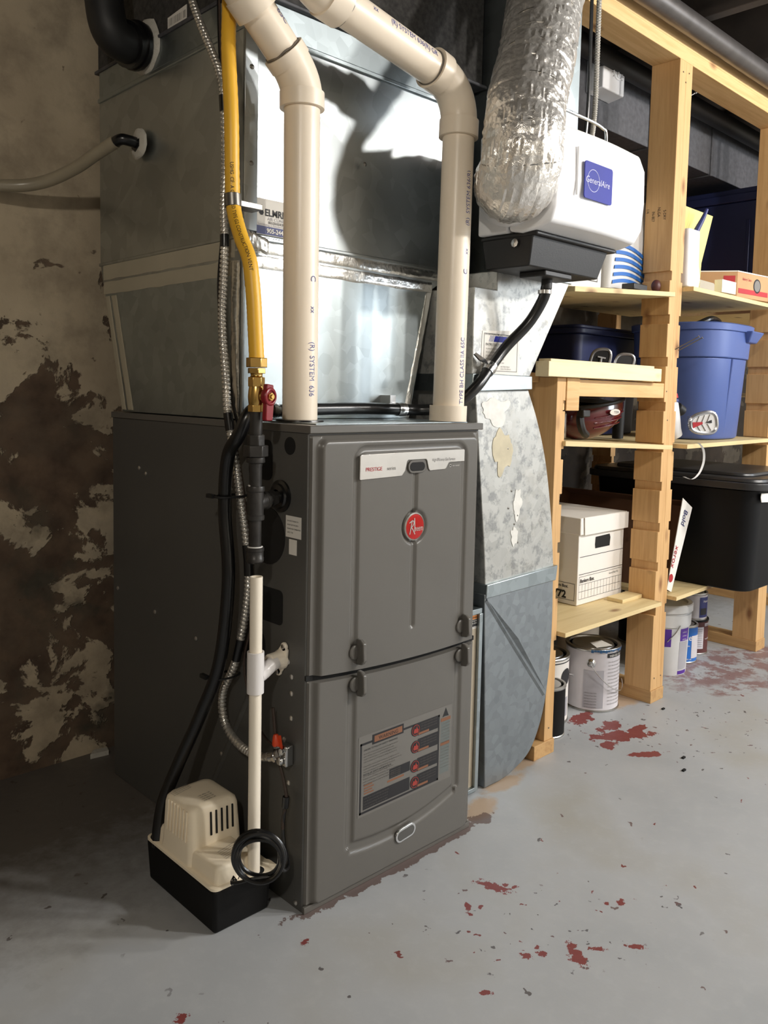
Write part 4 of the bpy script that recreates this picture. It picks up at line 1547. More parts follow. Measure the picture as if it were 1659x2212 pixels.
# zip ties
for z, yy, lab in ((.728, .188, 'black zip tie around hose and cable, upper of two'), (.385, .207, 'black zip tie around hose and cable, lower of two')):
    b = MB()
    rg = [V((-.030 + math.cos(a) * .032, yy + .002 + math.sin(a) * .019, z)) for a in [2 * PI * i / 28 for i in range(28)]]
    b.tube(rg, .0022, 6, closed=True)
    b.box(-.066, yy + .010, z - .003, -.058, yy + .030, z + .004)
    tag(b.build('zip_tie', 'rubmat'), lab, 'tie')
b = MB().lathe([(0, 0), (.004, 0), (.004, .006), (.002, .008), (0, .008)], (-.0002, .150, .385), NX, 10)
b.box(-.004, .150, .381, -.001, .172, .386)
tag(b.build('cable_tie_anchor', 'chrome'), 'small zinc screw anchor holding the lower zip tie', 'screw')
# pump power cord up the side
wire('pump_cord', 'brown pump wire hanging below the orange wire connector', [(-.018, .070, .36), (-.018, .060, .30), (-.018, .052, .272), (-.016, .038, .235), (-.016, .030, .204), (-.018, .036, .17), (-.020, .034, .150)], .0030, 'brownwire')
tag(MB().tube([(-.016, .031, .210), (-.017, .032, .190)], .0062, 10).build('cord_grip', 'rubber'), 'black cord splice on the furnace side above the coiled cord', 'cord')

# ------------------------------------------------------------ white drain pipe
dp = thing('drain_pipe', 'thin white plastic drain pipe with tee standing in the pump', 'pipe', (-.07, .050, .076))
dx_, dy_ = -.07, .050
b = MB().lathe([(.0108, .074), (.0108, .412)], (dx_, dy_, 0), Z, 28)
b.build('lower_pipe', 'pvcw', dp)
b = MB().lathe([(.0108, .470), (.0108, .608), (.0088, .608), (.0086, .55), (.0, .55)], (dx_, dy_, 0), Z, 28, caps=False)
b.build('upper_pipe', 'pvcw', dp)
b = MB().lathe([(.0120, .406), (.0146, .406), (.0146, .478), (.0120, .478), (.0112, .472)], (dx_, dy_, 0), Z, 32)
tp_ = smoothpath([(dx_ + .004, dy_, .434), (dx_ + .020, dy_ + .006, .436), (dx_ + .036, dy_ + .010, .442), (dx_ + .050, dy_ + .013, .446)], 6)
b.tube(tp_, .0132, 28)
b.build('tee', 'pvcw2', dp)
b = MB().lathe([(.0138, -.030), (.0150, -.012), (.0175, -.006), (.0180, 0)], (-.001, .066, .447), X, 28)
for s_ in (-1, 1):
    b.lathe([(0, -.005), (.008, -.005), (.008, 0), (0, 0)], (-.001, .066 - s_ * .008, .447 + s_ * .024), X, 16)
b.prism([(-.006, .066 + u, .447 + v) for u, v in ((-.018, .020), (-.004, .030), (.016, .006), (.018, -.018), (.004, -.030), (-.016, -.004))], (.005, 0, 0))
b.build('flange', 'pvcw', dp, bevel=.001)
for s_ in (-1, 1):
    MB().lathe([(0, 0), (.0042, 0), (.0042, .002), (0, .0035)], (-.006, .066 - s_ * .008, .447 + s_ * .024), NX, 10).build('screw', 'chrome', dp)

# ------------------------------------------------------------ condensate pump
pu = thing('condensate_pump', 'condensate pump with cream vented cover on a black tank', 'pump', (-.09, .165, 0))
px0, px1, py0, py1 = -.150, -.030, .050, .285
b = MB()
b.hexa([(px0 + .004, py0 + .004, 0), (px1 - .004, py0 + .004, 0), (px1 - .004, py1 - .004, 0), (px0 + .004, py1 - .004, 0), (px0, py0, .080), (px1, py0, .080), (px1, py1, .080), (px0, py1, .080)])
b.build('tank', 'pblack', pu, bevel=.007, seg=4)


def rrect(x0, x1, y0, y1, r, z, k=5):
    out = []
    for cx, cy, a0 in ((x1 - r, y1 - r, 0), (x0 + r, y1 - r, PI / 2), (x0 + r, y0 + r, PI), (x1 - r, y0 + r, 3 * PI / 2)):
        for i in range(k + 1):
            a = a0 + PI / 2 * i / k
            out.append(V((cx + math.cos(a) * r, cy + math.sin(a) * r, z)))
    return out


b = MB()
b.loft([rrect(px0 - .001, px1 + .001, py0 - .001, py1 + .001, .012, z) for z in (.079, .0835)] + [rrect(px0 + .001, px1 - .001, py0 + .001, py1 - .001, .011, .085)])
# raised deck and motor housing
b.loft([rrect(px0 + .010 - d, px1 - .030 + d, py0 + .006 - d, py1 - .030, .010, z) for z, d in ((.084, .003), (.108, .0), (.113, -.003), (.1145, -.007))])
b.loft([rrect(px0 + .002 + d, px1 - .004 - d * 1.6, .130 + d * 1.0, py1 - .045 - d, .014, z, 7) for z, d in ((.084, .0), (.100, .002), (.170, .005), (.180, .007), (.186, .012), (.1875, .02))])
b.build('cover', 'pcream', pu, angle=50)
# vent slots: five in front, seven on the side
for i in range(5):
    x = -.104 + .0112 * i
    MB().prism([(x - .0016, .1335, .130), (x + .0016, .1335, .130), (x + .0016, .1360, .172), (x - .0016, .1360, .172)], (0, -.0026, .0001)).build('vent_slot', 'black', pu, bevel=.0005)
for i in range(7):
    y = .150 + .0105 * i
    MB().prism([(-.1455, y - .0024, .125), (-.1455, y + .0024, .125), (-.1420, y + .0024, .180), (-.1420, y - .0024, .180)], (-.0026, 0, 0)).build('vent_rib', 'pcream', pu, bevel=.001)
MB().lathe([(.0, 0), (.016, 0), (.016, .0005), (0, .0006)], (-.134, .264, .0850), Z, 28).build('inlet_hole', 'black', pu)
b = MB()
b.loft([rrect(-.090, -.026, .026, .074, .014, z) for z in (.079, .0845)])
b.build('inlet_tab', 'pcream', pu, bevel=.001)
MB().lathe([(.0, 0), (.0135, 0), (.0135, .0005), (0, .0006)], (-.064, .050, .0846), Z, 28).build('inlet_hole', 'black', pu)
b = MB()
for k in range(6):
    text(b, 'CAUTION disconnect power before servicing this pump', .0042, (-.112, .098 - .0052 * k, .1145), V((1, .25, 0)), V((-.25, 1, 0)), 0, .52, lift=.0004)
for k in range(4):
    text(b, 'for indoor use only keep upright', .0040, (-.138, .218 - .0055 * k, .1876), V((1, .25, 0)), V((-.25, 1, 0)), 0, .8, lift=.0004)
b.build('cover_lettering', 'greyink', pu)
b = MB()
for k in range(4):
    text(b, '115V 60Hz 1.5A', .0052, (-.108, .170 - .007 * k, .1876), V((1, .1, 0)), V((-.1, 1, 0)), 0, .75, lift=.0005)
b.build('rating_lettering', 'ink', pu)
b = MB()
yA = py0 - .0012
for pts_ in ([(-.1185, .083), (-.1155, .098), (-.1145, .083)], [(-.121, .0905), (-.1155, .098), (-.1085, .0875)], [(-.114, .091), (-.1085, .0875)], [(-.1055, .089), (-.1015, .097), (-.0995, .089)]):
    stroke(b, pts_, .0011, yA - .0045, 0)
b.build('arrow_mark', 'ink', pu)

# cord coil hung on the drain pipe
cc = thing('cord_coil', 'coil of black pump cord hanging on the white drain pipe', 'cord', (-.085, .018, .13))
vc = V((-.70, -.714, 0)).normalized()
vr = V((.714, -.70, 0))
for k, (ro, dd_, oz_) in enumerate(((.0440, .0, .0), (.0395, .006, -.002), (.0350, -.005, -.003), (.0425, .010, .002), (.0375, .003, -.006))):
    c = V((-.087, .010, .137)) + vc * dd_ + Z * oz_
    pts_ = [c + vr * (math.cos(a) * ro) + Z * (math.sin(a) * ro * 1.02) + vc * (.003 * math.sin(a * 2 + k)) for a in [2 * PI * i / 44 for i in range(44)]]
    MB().tube(pts_, .0036, 8, closed=True).build('cord_loop', 'rubber', cc)
MB().tube(smoothpath([(-.120, .0440, .088), (-.112, .030, .092), (-.102, .018, .098), (-.090, .010, .099), (-.075, .000, .100)], 8), .0031, 8).build('cord_end', 'rubber', cc)
MB().tube(smoothpath([(-.016, .032, .195), (-.018, .036, .160), (-.020, .030, .125), (-.030, .004, .104), (-.050, -.014, .108), (-.064, -.018, .120)], 8), .0034, 8).build('cord_end', 'rubber', cc)

# ------------------------------------------------------------ wooden shelving
sh = thing('wooden_shelving', 'pine stud shelving with rows of notches cut in its uprights', 'shelving', (1.6, .3, 0))
DZ = [.284, .420, .539, .663, .778, .900, 1.032, 1.156, 1.282]


def stud(xa, xb, ya, yb, z0, z1, left, right, name='upright'):
    """upright with slots cut across its left and/or right face"""
    dp, hh = .010, .0135
    P = [(xa, z0)]
    pr = [(xb, z0)]
    for z in DZ:
        if right and z0 + .03 < z < z1 - .03:
            pr += [(xb, z - hh), (xb - dp, z - hh), (xb - dp, z + hh), (xb, z + hh)]
    pr.append((xb, z1))
    pl = [(xa, z1)]
    for z in reversed(DZ):
        if left and z0 + .03 < z < z1 - .03:
            pl += [(xa, z + hh), (xa + dp, z + hh), (xa + dp, z - hh), (xa, z - hh)]
    # build as stacked slabs so the faces stay clean
    zs = sorted(set([z0, z1] + [z + s for z in DZ for s in (-hh, hh) if z0 + .03 < z < z1 - .03]))
    b = MB()
    outline = pr + pl
    outline = [(xa, z0)] + outline
    b.prism([(x, ya, z) for x, z in outline], (0, yb - ya, 0))
    return b.build(name, 'pz', sh, smooth=False, bevel=.0012)


Zt = 1.893
stud(.855, .893, .095, .184, .038, .971, False, True)
stud(1.401, 1.439, .095, .184, .038, Zt, True, False)
stud(1.4392, 1.477, .095, .184, .038, Zt, False, True)
stud(2.178, 2.216, .095, .184, .038, Zt, True, False)
stud(2.2162, 2.254, .095, .184, .038, Zt, False, True)
for x in (.855, 1.42, 2.19):
    stud(x, x + .038, .74, .829, .038, .971 if x < 1 else 1.752, True, True)
stud(2.93, 2.968, .095, .184, .038, Zt, True, False)
for xa, xb, yr in ((.810, .897, .845), (1.400, 1.478, .845), (2.176, 2.256, .845), (2.92, 3.0, .845)):
    MB().box(xa, .092, 0, xb, yr, .038).build('base_plate', 'py', sh, smooth=False, bevel=.0015)
MB().box(.925, .095, Zt, 4.2, .184, Zt + .038).build('top_plate', 'px', sh, smooth=False, bevel=.0015)
MB().box(.925, .095, Zt + .038, 4.2, .184, Zt + .076).build('top_plate', 'px', sh, smooth=False, bevel=.0015)
# shelf boards: the visible front edge shows two plies
def board(pts, th, name='shelf_board'):
    b = MB().prism(pts, (0, 0, -th))
    return b.build(name, 'ply', sh, smooth=False, bevel=.001)
board([(.896, .070, .320), (1.399, .070, .320), (1.399, .70, .320), (.896, .70, .320)], .012)
board([(1.480, .065, .322), (2.174, .085, .322), (2.174, .70, .322), (1.480, .70, .322)], .012)
board([(.886, .085, .812), (1.399, .060, .788), (1.399, .62, .788), (.886, .62, .812)], .013)
board([(1.480, .055, .788), (2.17, .075, .790), (2.17, .62, .790), (1.480, .62, .788)], .013)
board([(.886, .075, 1.196), (1.399, .075, 1.232), (1.399, .66, 1.232), (.886, .66, 1.196)], .013)
board([(1.480, .060, 1.256), (2.16, .085, 1.262), (2.16, .66, 1.262), (1.480, .66, 1.256)], .013)
board([(2.26, .09, .95), (2.92, .09, .95), (2.92, .66, .95), (2.26, .66, .95)], .013)
board([(2.26, .09, 1.262), (2.92, .09, 1.262), (2.92, .66, 1.262), (2.26, .66, 1.262)], .013)
# short bench in the first bay
MB().box(.8935, .097, .925, 1.4005, .135, .968).build('cross_rail', 'px', sh, smooth=False, bevel=.0012)
MB().box(.8935, .092, .888, .950, .0965, .9705).build('gusset_block', 'px', sh, smooth=False, bevel=.0012)
MB().box(.8935, .136, .888, .950, .175, .9705).build('gusset_block', 'px', sh, smooth=False, bevel=.0012)
b = MB()
for x, z in ((1.412, .945), (.873, .07), (1.42, .075), (1.46, .075), (1.42, 1.86), (1.455, 1.865), (1.437, 1.835), (1.425, .86), (.905, .915)):
    b = MB().lathe([(0, 0), (.0022, 0), (.0022, .0008), (0, .0008)], (x, .0945, z), NY, 8)
    b.build('nail_head', 'nail', sh)
def nail(p, q, name, label):
    t = thing(name, label, 'nail', p)
    p, q = V(p), V(q)
    b = MB().cyl(p, q, .0016, n=8)
    b.build('shank', 'nail', t)
    b = MB().cyl(q, q + (q - p).normalized() * .0012, .0042, n=12)
    b.build('head', 'chrome', t)
nail((1.452, .095, 1.070), (1.478, .035, 1.108), 'nail', 'left one of two nails sticking out of the notched post')
nail((1.474, .095, 1.068), (1.500, .035, 1.106), 'nail', 'right one of two nails sticking out of the notched post')
nail((1.476, .13, 1.800), (1.530, .110, 1.834), 'nail', 'single bent nail under the top plate near the post head')
b = MB()
vsx = [('1/4', 0), ('IN-8E7', .018), ('NLGA', .036), ('S-DRY', .050)]
for k, (tx, dz) in enumerate(vsx):
    text(b, tx, .013, (1.4008, .180 - .018 * k, 1.482 - .010 * (k % 2)), NZ, V((0, -1, 0)), 0, .8)
o = b.build('grade_stamp', 'ink', sh)

# loose planks on the bench
tag(MB().box(.784, .072, .9715, 1.335, .112, 1.008).build('plank', 'newpine', smooth=False, bevel=.0015), 'pale fresh pine plank lying across the bench, front one', 'plank')
tag(MB().box(.862, .122, .9715, 1.384, .160, 1.018).build('plank', 'newpine', smooth=False, bevel=.0015), 'pale pine plank lying on the bench behind the front one', 'plank')
tag(MB().box(.775, .150, .958, .854, .60, .982).build('plank', 'py', smooth=False, bevel=.0015), 'weathered board end poking out left of the short post', 'plank')

tag(MB().box(1.285, .135, .3203, 1.398, .188, .331).build('board_offcut', 'ply', smooth=False, bevel=.001), 'small plywood offcut lying in front of the file box', 'board')

# overhead pipe, trunk duct and services
b = MB().tube([(.82, .052, 1.963), (1.8, .052, 1.966), (3.6, .052, 1.975)], .030, 28)
tag(b.build('overhead_pipe', 'pipe'), 'dark steel pipe running above the pine top plate under the joists', 'pipe')
b = MB().tube([(.9, .30, 1.93), (2.4, .30, 1.93), (3.8, .30, 1.93)], .030, 20)
tag(b.build('black_pipe', 'rubmat'), 'black pipe behind the pine top plate above the trunk duct', 'pipe')
tr = thing('trunk_duct', 'dark grey painted sheet metal trunk duct behind the shelving', 'duct', (2.2, .55, 1.757))
prev = .90
for i, xq in enumerate((1.70, 2.155, 2.60, 3.4)):
    MB().box(prev + .002, .352, 1.757, xq - .002, .80, 1.99).build('duct_section', 'trunk', tr, bevel=.002)
    MB().box(xq - .005, .347, 1.752, xq + .005, .80, 1.99).build('standing_seam', 'trunk', tr, bevel=.001)
    prev = xq
hm = thing('humidistat', 'small white wall box with round dial on the dark trunk duct', 'thermostat', (1.40, .33, 1.83))
b = MB()
b.hexa([(1.315, .352, 1.833), (1.442, .352, 1.833), (1.442, .352, 1.962), (1.315, .352, 1.962), (1.320, .295, 1.840), (1.438, .295, 1.840), (1.438, .295, 1.958), (1.320, .295, 1.958)])
b.build('box', 'hum', hm, bevel=.004, seg=3)
b = MB().lathe([(.026, 0), (.026, .003), (.023, .004), (.022, .001), (0, .001)], (1.396, .2945, 1.905), NY, 36)
b.box(1.3935, .290, 1.886, 1.3985, .294, 1.924)
b.build('dial', 'hum', hm, bevel=.0008)
b = MB()
for i in range(13):
    a = math.radians(-40 + 260 * i / 12)
    stroke(b, [(1.396 + math.cos(a) * .029, 1.905 + math.sin(a) * .029), (1.396 + math.cos(a) * .033, 1.905 + math.sin(a) * .033)], .0012, .2935)
b.build('dial_marks', 'greyink', hm)
wire('black_cable', 'black cable hanging beside the humidifier down from the joists', [(.900, .070, 2.0), (.903, .070, 1.8), (.906, .072, 1.62), (.905, .082, 1.50)], .0045, 'rubber')
b = MB()
pp = smoothpath([(.925, .066, 2.0), (.928, .066, 1.8), (.930, .068, 1.62), (.928, .080, 1.50)], 90)
b.tube(pp, .0062, 10)
for k in range(len(pp)):
    for i in range(10):
        v = b.v[k * 10 + i]
        b.v[k * 10 + i] = pp[k] + (v - pp[k]) * (1.08 if (k % 3) else .8)
tag(b.build('steel_cable', 'bx'), 'steel armoured cable hanging right of the black cable by the foil duct', 'cable')

# ------------------------------------------------------------ paint cans on the floor
def can(name, label, c, r, h, body, lid, parts=(), handle=None, group=None, lidcol='tin'):
    t = thing(name, label, 'can', (c[0], c[1], c[2]), group)
    x, y, z = c
    b = MB().lathe([(r * .97, 0), (r, .003), (r * .99, .006), (r * .99, h - .008), (r * 1.0, h - .006)], c, Z, 44)
    b.build('body', body, t)
    b = MB().lathe([(r * .985, h - .009), (r * 1.02, h - .007), (r * 1.03, h - .003), (r * 1.01, h), (r * .90, h), (r * .88, h - .006), (r * .78, h - .006), (r * .76, h - .002), (0, h - .002)], c, Z, 44)
    b.build('lid', lidcol, t)
    b = MB().lathe([(r * .98, 0), (r * 1.02, .001), (r * 1.02, .004), (r * .99, .006)], c, Z, 44)
    b.build('bottom_rim', 'tin', t)
    return t


ga = can('paint_can', 'big grey labelled paint can with wire handle under the lowest shelf', (1.273, .220, 0), .080, .188, 'labelgrey', None)
A0 = math.atan2(-.714, -.70)     # angle facing the open floor
b = MB()
wrap(b, (1.273, .22), .0795, A0 - .55, A0 + .20, .012, .125, 0)
wrap(b, (1.273, .22), .0800, A0 + .32, A0 + 1.3, .163, .176, 1)
for k in range(13):
    textaround(b, 'interior latex acrylic paint eggshell finish clean up', .0066, (1.273, .22), A0 + .36 - .0, .148 - k * .0105, .0802, 2, .55)
for k in range(6):
    textaround(b, 'caution keep out of reach of children', .0060, (1.273, .22), A0 - .50, .056 - k * .0085, .0802, 2, .40)
textaround(b, 'SHEEN SIZE  3.78 L', .0085, (1.273, .22), A0 + .40, .1655, .0804, 3, .75)
o = b.build('label', ['greyp', 'ink', 'greyink', 'white'], ga)
hx = 1.273 + math.cos(A0 - .28) * .081; hy = .22 + math.sin(A0 - .28) * .081
b = MB().lathe([(.0, 0), (.012, 0), (.013, .003), (.009, .006), (.007, .009), (.0, .010)], (hx, hy, .148), (math.cos(A0 - .28), math.sin(A0 - .28), 0), 24)
b.build('handle_ear', 'chrome', ga)
pts_ = []
for i in range(22):
    t = i / 21
    a = A0 - .28 + 1.85 * t
    pts_.append((1.273 + math.cos(a) * .0905, .22 + math.sin(a) * .0905, .148 - .088 * math.sin(PI * min(1, t * .72)) ** .8 if t > 0 else .148))
MB().tube(pts_, .0014, 8).build('wire_handle', 'chrome', ga)
b = MB().prism([(1.235, .185, .1865), (1.29, .165, .1865), (1.31, .215, .1865), (1.262, .225, .1865)], (0, 0, .0006))
b.build('lid_label', 'white', ga)
b = MB()
MT['bluedrip'] = M('blue_paint', (44, 84, 124), 0.35)
random.seed(5)
for i in range(16):
    a = A0 - .3 + i * .10
    ln = random.choice((.004, .007, .003, .011, .005)) * (1.5 if i < 5 else .7)
    wrap(b, (1.273, .22), .0825, a, a + .09, .186 - ln, .1875, 0, 3)
b.build('paint_drips', 'bluedrip', ga)

wc = can('paint_can', 'white paint can with black disc on its side behind the black can', (1.067, .262, 0), .080, .192, 'card', None)
b = MB()
wx, wy = 1.067, .262
aR = A0 + .92
for i in range(1):
    vs_ = [(wx + math.cos(aR) * .0803, wy + math.sin(aR) * .0803, .135)]
    for k in range(28):
        an = 2 * PI * k / 28
        a = aR + math.cos(an) * .024 / .080
        vs_.append((wx + math.cos(a) * .0803, wy + math.sin(a) * .0803, .135 + math.sin(an) * .024))
    b.add(vs_, [(0, k + 1, (k + 1) % 28 + 1) for k in range(28)], 0)
wrap(b, (wx, wy), .0800, A0 - 1, A0 + 1.2, .176, .179, 0)
wrap(b, (wx, wy), .0798, A0 + .2, A0 + 1.1, .02, .075, 1)
for k in range(8):
    textaround(b, 'exterior primer sealer', .006, (wx, wy), A0 + .5, .09 - k * .009, .0804, 1, .6)
b.build('label', ['ink', 'greyp'], wc)
MB().tube(smoothpath([(wx + math.cos(aR + .25) * .081, wy + math.sin(aR + .25) * .081, .137), (wx + math.cos(aR + .4) * .090, wy + math.sin(aR + .4) * .090, .132), (wx + math.cos(aR + .5) * .094, wy + math.sin(aR + .5) * .094, .125)], 5), .0016, 8).build('wire_handle', 'chrome', wc)

bc = can('paint_can', 'small black paint can with silver lid beside the short post', (.986, .186, 0), .054, .140, 'pblack', None)

sc_ = can('paint_can', 'can with beige lid standing far back under the lowest shelf', (1.552, .452, 0), .070, .188, 'card', None)
b = MB().lathe([(.0712, .150), (.0712, .1835)], (1.552, .452, 0), Z, 40, caps=False)
b.build('black_band', 'ink', sc_)
MB().lathe([(.0, .1875), (.056, .1875), (.056, .189), (0, .189)], (1.552, .452, 0), Z, 36).build('lid_disc', 'tape', sc_)

# white bucket with purple print
bk = thing('bucket', 'white plastic bucket with purple print right of the double post', 'bucket', (1.735, .235, 0))
bx_, by_ = 1.735, .235
b = MB().lathe([(.078, 0), (.080, .004), (.0845, .165), (.0895, .166), (.0905, .205), (.0855, .206), (.0855, .214)], (bx_, by_, 0), Z, 48)
b.build('body', 'skatew', bk)
b = MB().lathe([(.0915, .212), (.0945, .215), (.0945, .236), (.0915, .240), (.078, .240), (.076, .232), (0, .232)], (bx_, by_, 0), Z, 48)
b.build('lid', 'skatew', bk)
b = MB()
rr_ = .0845
def cone(a0_, a1_, z0_, z1_, m):
    vs_, fs_ = [], []
    for i in range(9):
        a = a0_ + (a1_ - a0_) * i / 8
        for z in (z0_, z1_):
            r = .0795 + (.0845 - .0795) * z / .165 + .0008
            vs_.append((bx_ + math.cos(a) * r, by_ + math.sin(a) * r, z))
    b.add(vs_, [(2 * i, 2 * i + 2, 2 * i + 3, 2 * i + 1) for i in range(8)], m)
cone(A0 + .42, A0 + .95, .118, .160, 0)
cone(A0 - .30, A0 + .02, .100, .160, 0)
cone(A0 + .40, A0 + .92, .020, .116, 1)
cone(A0 + .38, A0 + .95, .004, .016, 0)
for k in range(3):
    textaround(b, 'o all in one', .0075, (bx_, by_), A0 + .50, .146 - .012 * k, .0860, 2, .6)
b.build('label', ['purple', 'greyp', 'white'], bk)
MB().tube(smoothpath([(bx_ + math.cos(A0 + .30) * .094, by_ + math.sin(A0 + .30) * .094, .175), (bx_ + math.cos(A0 + .12) * .094, by_ + math.sin(A0 + .12) * .094, .15), (bx_ + math.cos(A0 - .15) * .093, by_ + math.sin(A0 - .15) * .093, .12)], 6), .0018, 8).build('wire_handle', 'chrome', bk)

bl = can('paint_can', 'blue labelled paint can beside the white bucket', (1.885, .240, 0), .054, .134, 'blueprint', None, lidcol='tin')
b = MB()
wrap(b, (1.885, .24), .0538, A0 + .35, A0 + 1.2, .018, .098, 0)
for z, m in ((.0, 0),):
    textaround(b, 'ce', .030, (1.885, .24), A0 - .10, .082, .0540, 1, .9)
textaround(b, 'satin', .009, (1.885, .24), A0 - .05, .060, .0540, 1, .9)
textaround(b, '946 mL', .009, (1.885, .24), A0 - .05, .012, .0540, 1, .9)
b.build('label', ['labelgrey', 'white'], bl)
ma = can('paint_can', 'maroon labelled can carrying a smaller white and navy can', (2.01, .262, 0), .056, .128, 'maroon', None, lidcol='binblack')
b = MB()
wrap(b, (2.01, .262), .0558, A0 - .15, A0 + .45, .022, .102, 0)
for k in range(9):
    textaround(b, 'water based wood stain', .006, (2.01, .262), A0 - .12, .092 - .0078 * k, .0561, 1, .45)
wrap(b, (2.01, .262), .0560, A0 + .52, A0 + 1.0, .104, .115, 0)
textaround(b, 'STAIN', .0105, (2.01, .262), A0 + .54, .105, .0563, 2, .8)
textaround(b, 'wood finish', .009, (2.01, .262), A0 + .58, .055, .0563, 0, .8)
b.build('label', ['labelgrey', 'greyink', 'maroon'], ma)
nv = can('paint_can', 'white and navy can stacked on the maroon can', (1.998, .258, .1285), .050, .098, 'labelgrey', None, lidcol='tin')
b = MB()
wrap(b, (1.998, .258), .0498, A0 + .15, A0 + 1.2, .1385, .212, 0)
textaround(b, 'Melamine', .012, (1.998, .258), A0 + .45, .193, .0500, 1, .8)
wrap(b, (1.998, .258), .0502, A0 + .22, A0 + .85, .148, .172, 2)
b.build('label', ['navy', 'white', 'ink'], nv)
dk = can('paint_can', 'dark can in the shadow behind the stacked cans', (1.98, .46, 0), .075, .188, 'plaBlack', None, lidcol='tin')

# ------------------------------------------------------------ boxes on the lowest shelf
bb = thing('file_box', 'white cardboard file storage box with lid on the lowest shelf', 'box', (1.29, .42, .320))
ax0, ax1, ay0, ay1 = 1.150, 1.396, .205, .585
az0, az1 = .3345, .572
AB = MB()
AB.box(ax0, ay0, .321, ax1, ay1, .553)
AB.build('body', 'card', bb, bevel=.002)
b = MB()
b.box(ax0 - .006, ay0 - .008, .528, ax1 + .003, ay1 + .006, .578)
b.build('lid', 'card', bb, bevel=.002)
b = MB().prism([(ax0 + .012, ay0 - .0095, .5275), (ax1 + .004, ay0 - .0095, .5275), (ax1 + .004, ay0 - .0095, .5765), (ax0 + .008, ay0 - .0095, .5795)], (0, -.0025, 0))
b.build('lid_flap', 'card', bb, bevel=.0008)
b = MB()
yq = ay0 - .0006
b.prism([(ax0 + .085, yq, .492), (ax0 + .087, yq, .480), (ax0 + .165, yq, .480), (ax0 + .168, yq, .505), (ax0 + .163, yq, .516), (ax0 + .087, yq, .514)], (0, -.0004, 0), 0)
b.build('hand_hole', 'black', bb)
b = MB()
def ln(x0, z0, x1, z1, wd=.0007):
    stroke(b, [(x0, z0), (x1, z1)], wd, yq - .0003)
ln(ax0 + .008, .462, ax1 - .004, .462, .0008)
ln(ax0 + .006, .411, ax1 - .004, .411, .0008)
for zz in (.404, .381, .360, .338):
    ln(ax0 + .008, zz, ax1 - .006, zz, .0005)
for i in range(15):
    xx = ax0 + .008 + (ax1 - ax0 - .014) * i / 14
    ln(xx, .381, xx, .338, .0004)
ln(ax0 + .008, .404, ax0 + .008, .381, .0005); ln(ax1 - .006, .404, ax1 - .006, .381, .0005)
text(b, 'Bankers Box.', .0155, (ax0 + .012, yq, .3865), X, Z, 0, .92, slant=.12, lift=.0006, bold=.02)
text(b, 'Stores/Files 772', .0085, (ax1 - .078, yq, .392), X, Z, 0, .95, lift=.0006)
b.build('box_print', 'ink', bb)
b = MB()
xq = ax0 - .0008
def sideq(ya, za, yb2, zb):
    b.add([(xq, ya, za), (xq, yb2, za), (xq, yb2, zb), (xq, ya, zb)], [(0, 3, 2, 1)])
sideq(.213, .334, .2142, .384); sideq(.213, .334, .302, .3352); sideq(.213, .3828, .302, .384); sideq(.3008, .334, .302, .384)
text(b, '772', .030, (xq, .286, .3390), NY, Z, 0, 1.0, bold=.04)
text(b, 'Bankers Box.', .0130, (xq, .299, .3695), NY, Z, 0, .93, slant=.1, bold=.02)
b.build('side_print', 'ink', bb)
b = MB().prism([(1.155, .33, .5785), (1.30, .46, .5785), (1.31, .56, .5785), (1.155, .50, .5785)], (0, 0, .0012))
tag(b.build('flyer', 'redink'), 'dark red flyer lying on the file box lid', 'paper')
b = MB().prism([(1.158, .50, .5785), (1.30, .565, .5785), (1.26, .588, .5785), (1.158, .588, .5785)], (0, 0, .0010))
tag(b.build('paper_sheet', 'card'), 'white paper lying behind the red flyer on the file box', 'paper')

xb = thing('carton_lid', 'white paper carton lid with brown inside leaning on its side', 'box', (1.55, .3, .323))
q0, q1 = .105, .56
sA, sB = V((1.520, 0, .3245)), V((1.632, 0, .580))       # outer bottom, outer top of the leaning bottom panel
nn_ = V((-(sB - sA).z, 0, (sB - sA).x)).normalized()      # towards the left
wd_ = .058
b = MB()
def slab(a, c, th, y0_, y1_, m=0):
    a, c = V(a), V(c)
    n = V((-(c - a).z, 0, (c - a).x)).normalized() * th
    b.prism([(a.x, y0_, a.z), (c.x, y0_, c.z), ((c + n).x, y0_, (c + n).z), ((a + n).x, y0_, (a + n).z)], (0, y1_ - y0_, 0), m)
slab(sA, sB, .002, q0, q1, 0)
slab(sA + nn_ * .0022, sB + nn_ * .0022, .001, q0 + .002, q1 - .002, 1)
b.build('panel', ['card', 'carddark'], xb, smooth=False)
for nm, ya in (('rim', q0), ('rim', q1)):
    b = MB()
    s1 = -.002 if ya == q0 else .002
    b.prism([(p.x, ya, p.z) for p in (sA, sB, sB + nn_ * wd_ + V((-.012, 0, .012)), sA + nn_ * (wd_ * .55))], (0, s1, 0), 0)
    b.prism([(p.x, ya - s1 * .6, p.z) for p in (sA + nn_ * .003, sB + nn_ * .003, sB + nn_ * wd_, sA + nn_ * (wd_ * .54))], (0, -s1 * .3, 0), 1)
    b.build(nm, ['card', 'carddark'], xb, smooth=False)
b = MB()
b.prism([(p.x, q0, p.z) for p in (sB, sB + nn_ * wd_, sB + nn_ * wd_ + V((-.001, 0, .003)), sB + V((0, 0, .003)))], (0, q1 - q0, 0), 1)
b.build('rim', ['card', 'carddark'], xb, smooth=False)
b = MB()
ud = (sB - sA).normalized()
text(b, 'xerox', .037, V((sA.x, q0 - .0022, sA.z)) + nn_ * .046 + ud * .140, -ud, -nn_, 0, .80, lift=.0012)
b.build('red_lettering', 'redink', xb)
b = MB()
text(b, 'Bold', .036, V((sA.x, q0 - .0022, sA.z)) + nn_ * .048 + ud * .258, -ud, -nn_, 0, .78, lift=.0012)
b.build('blue_lettering', 'navy', xb)
b = MB()
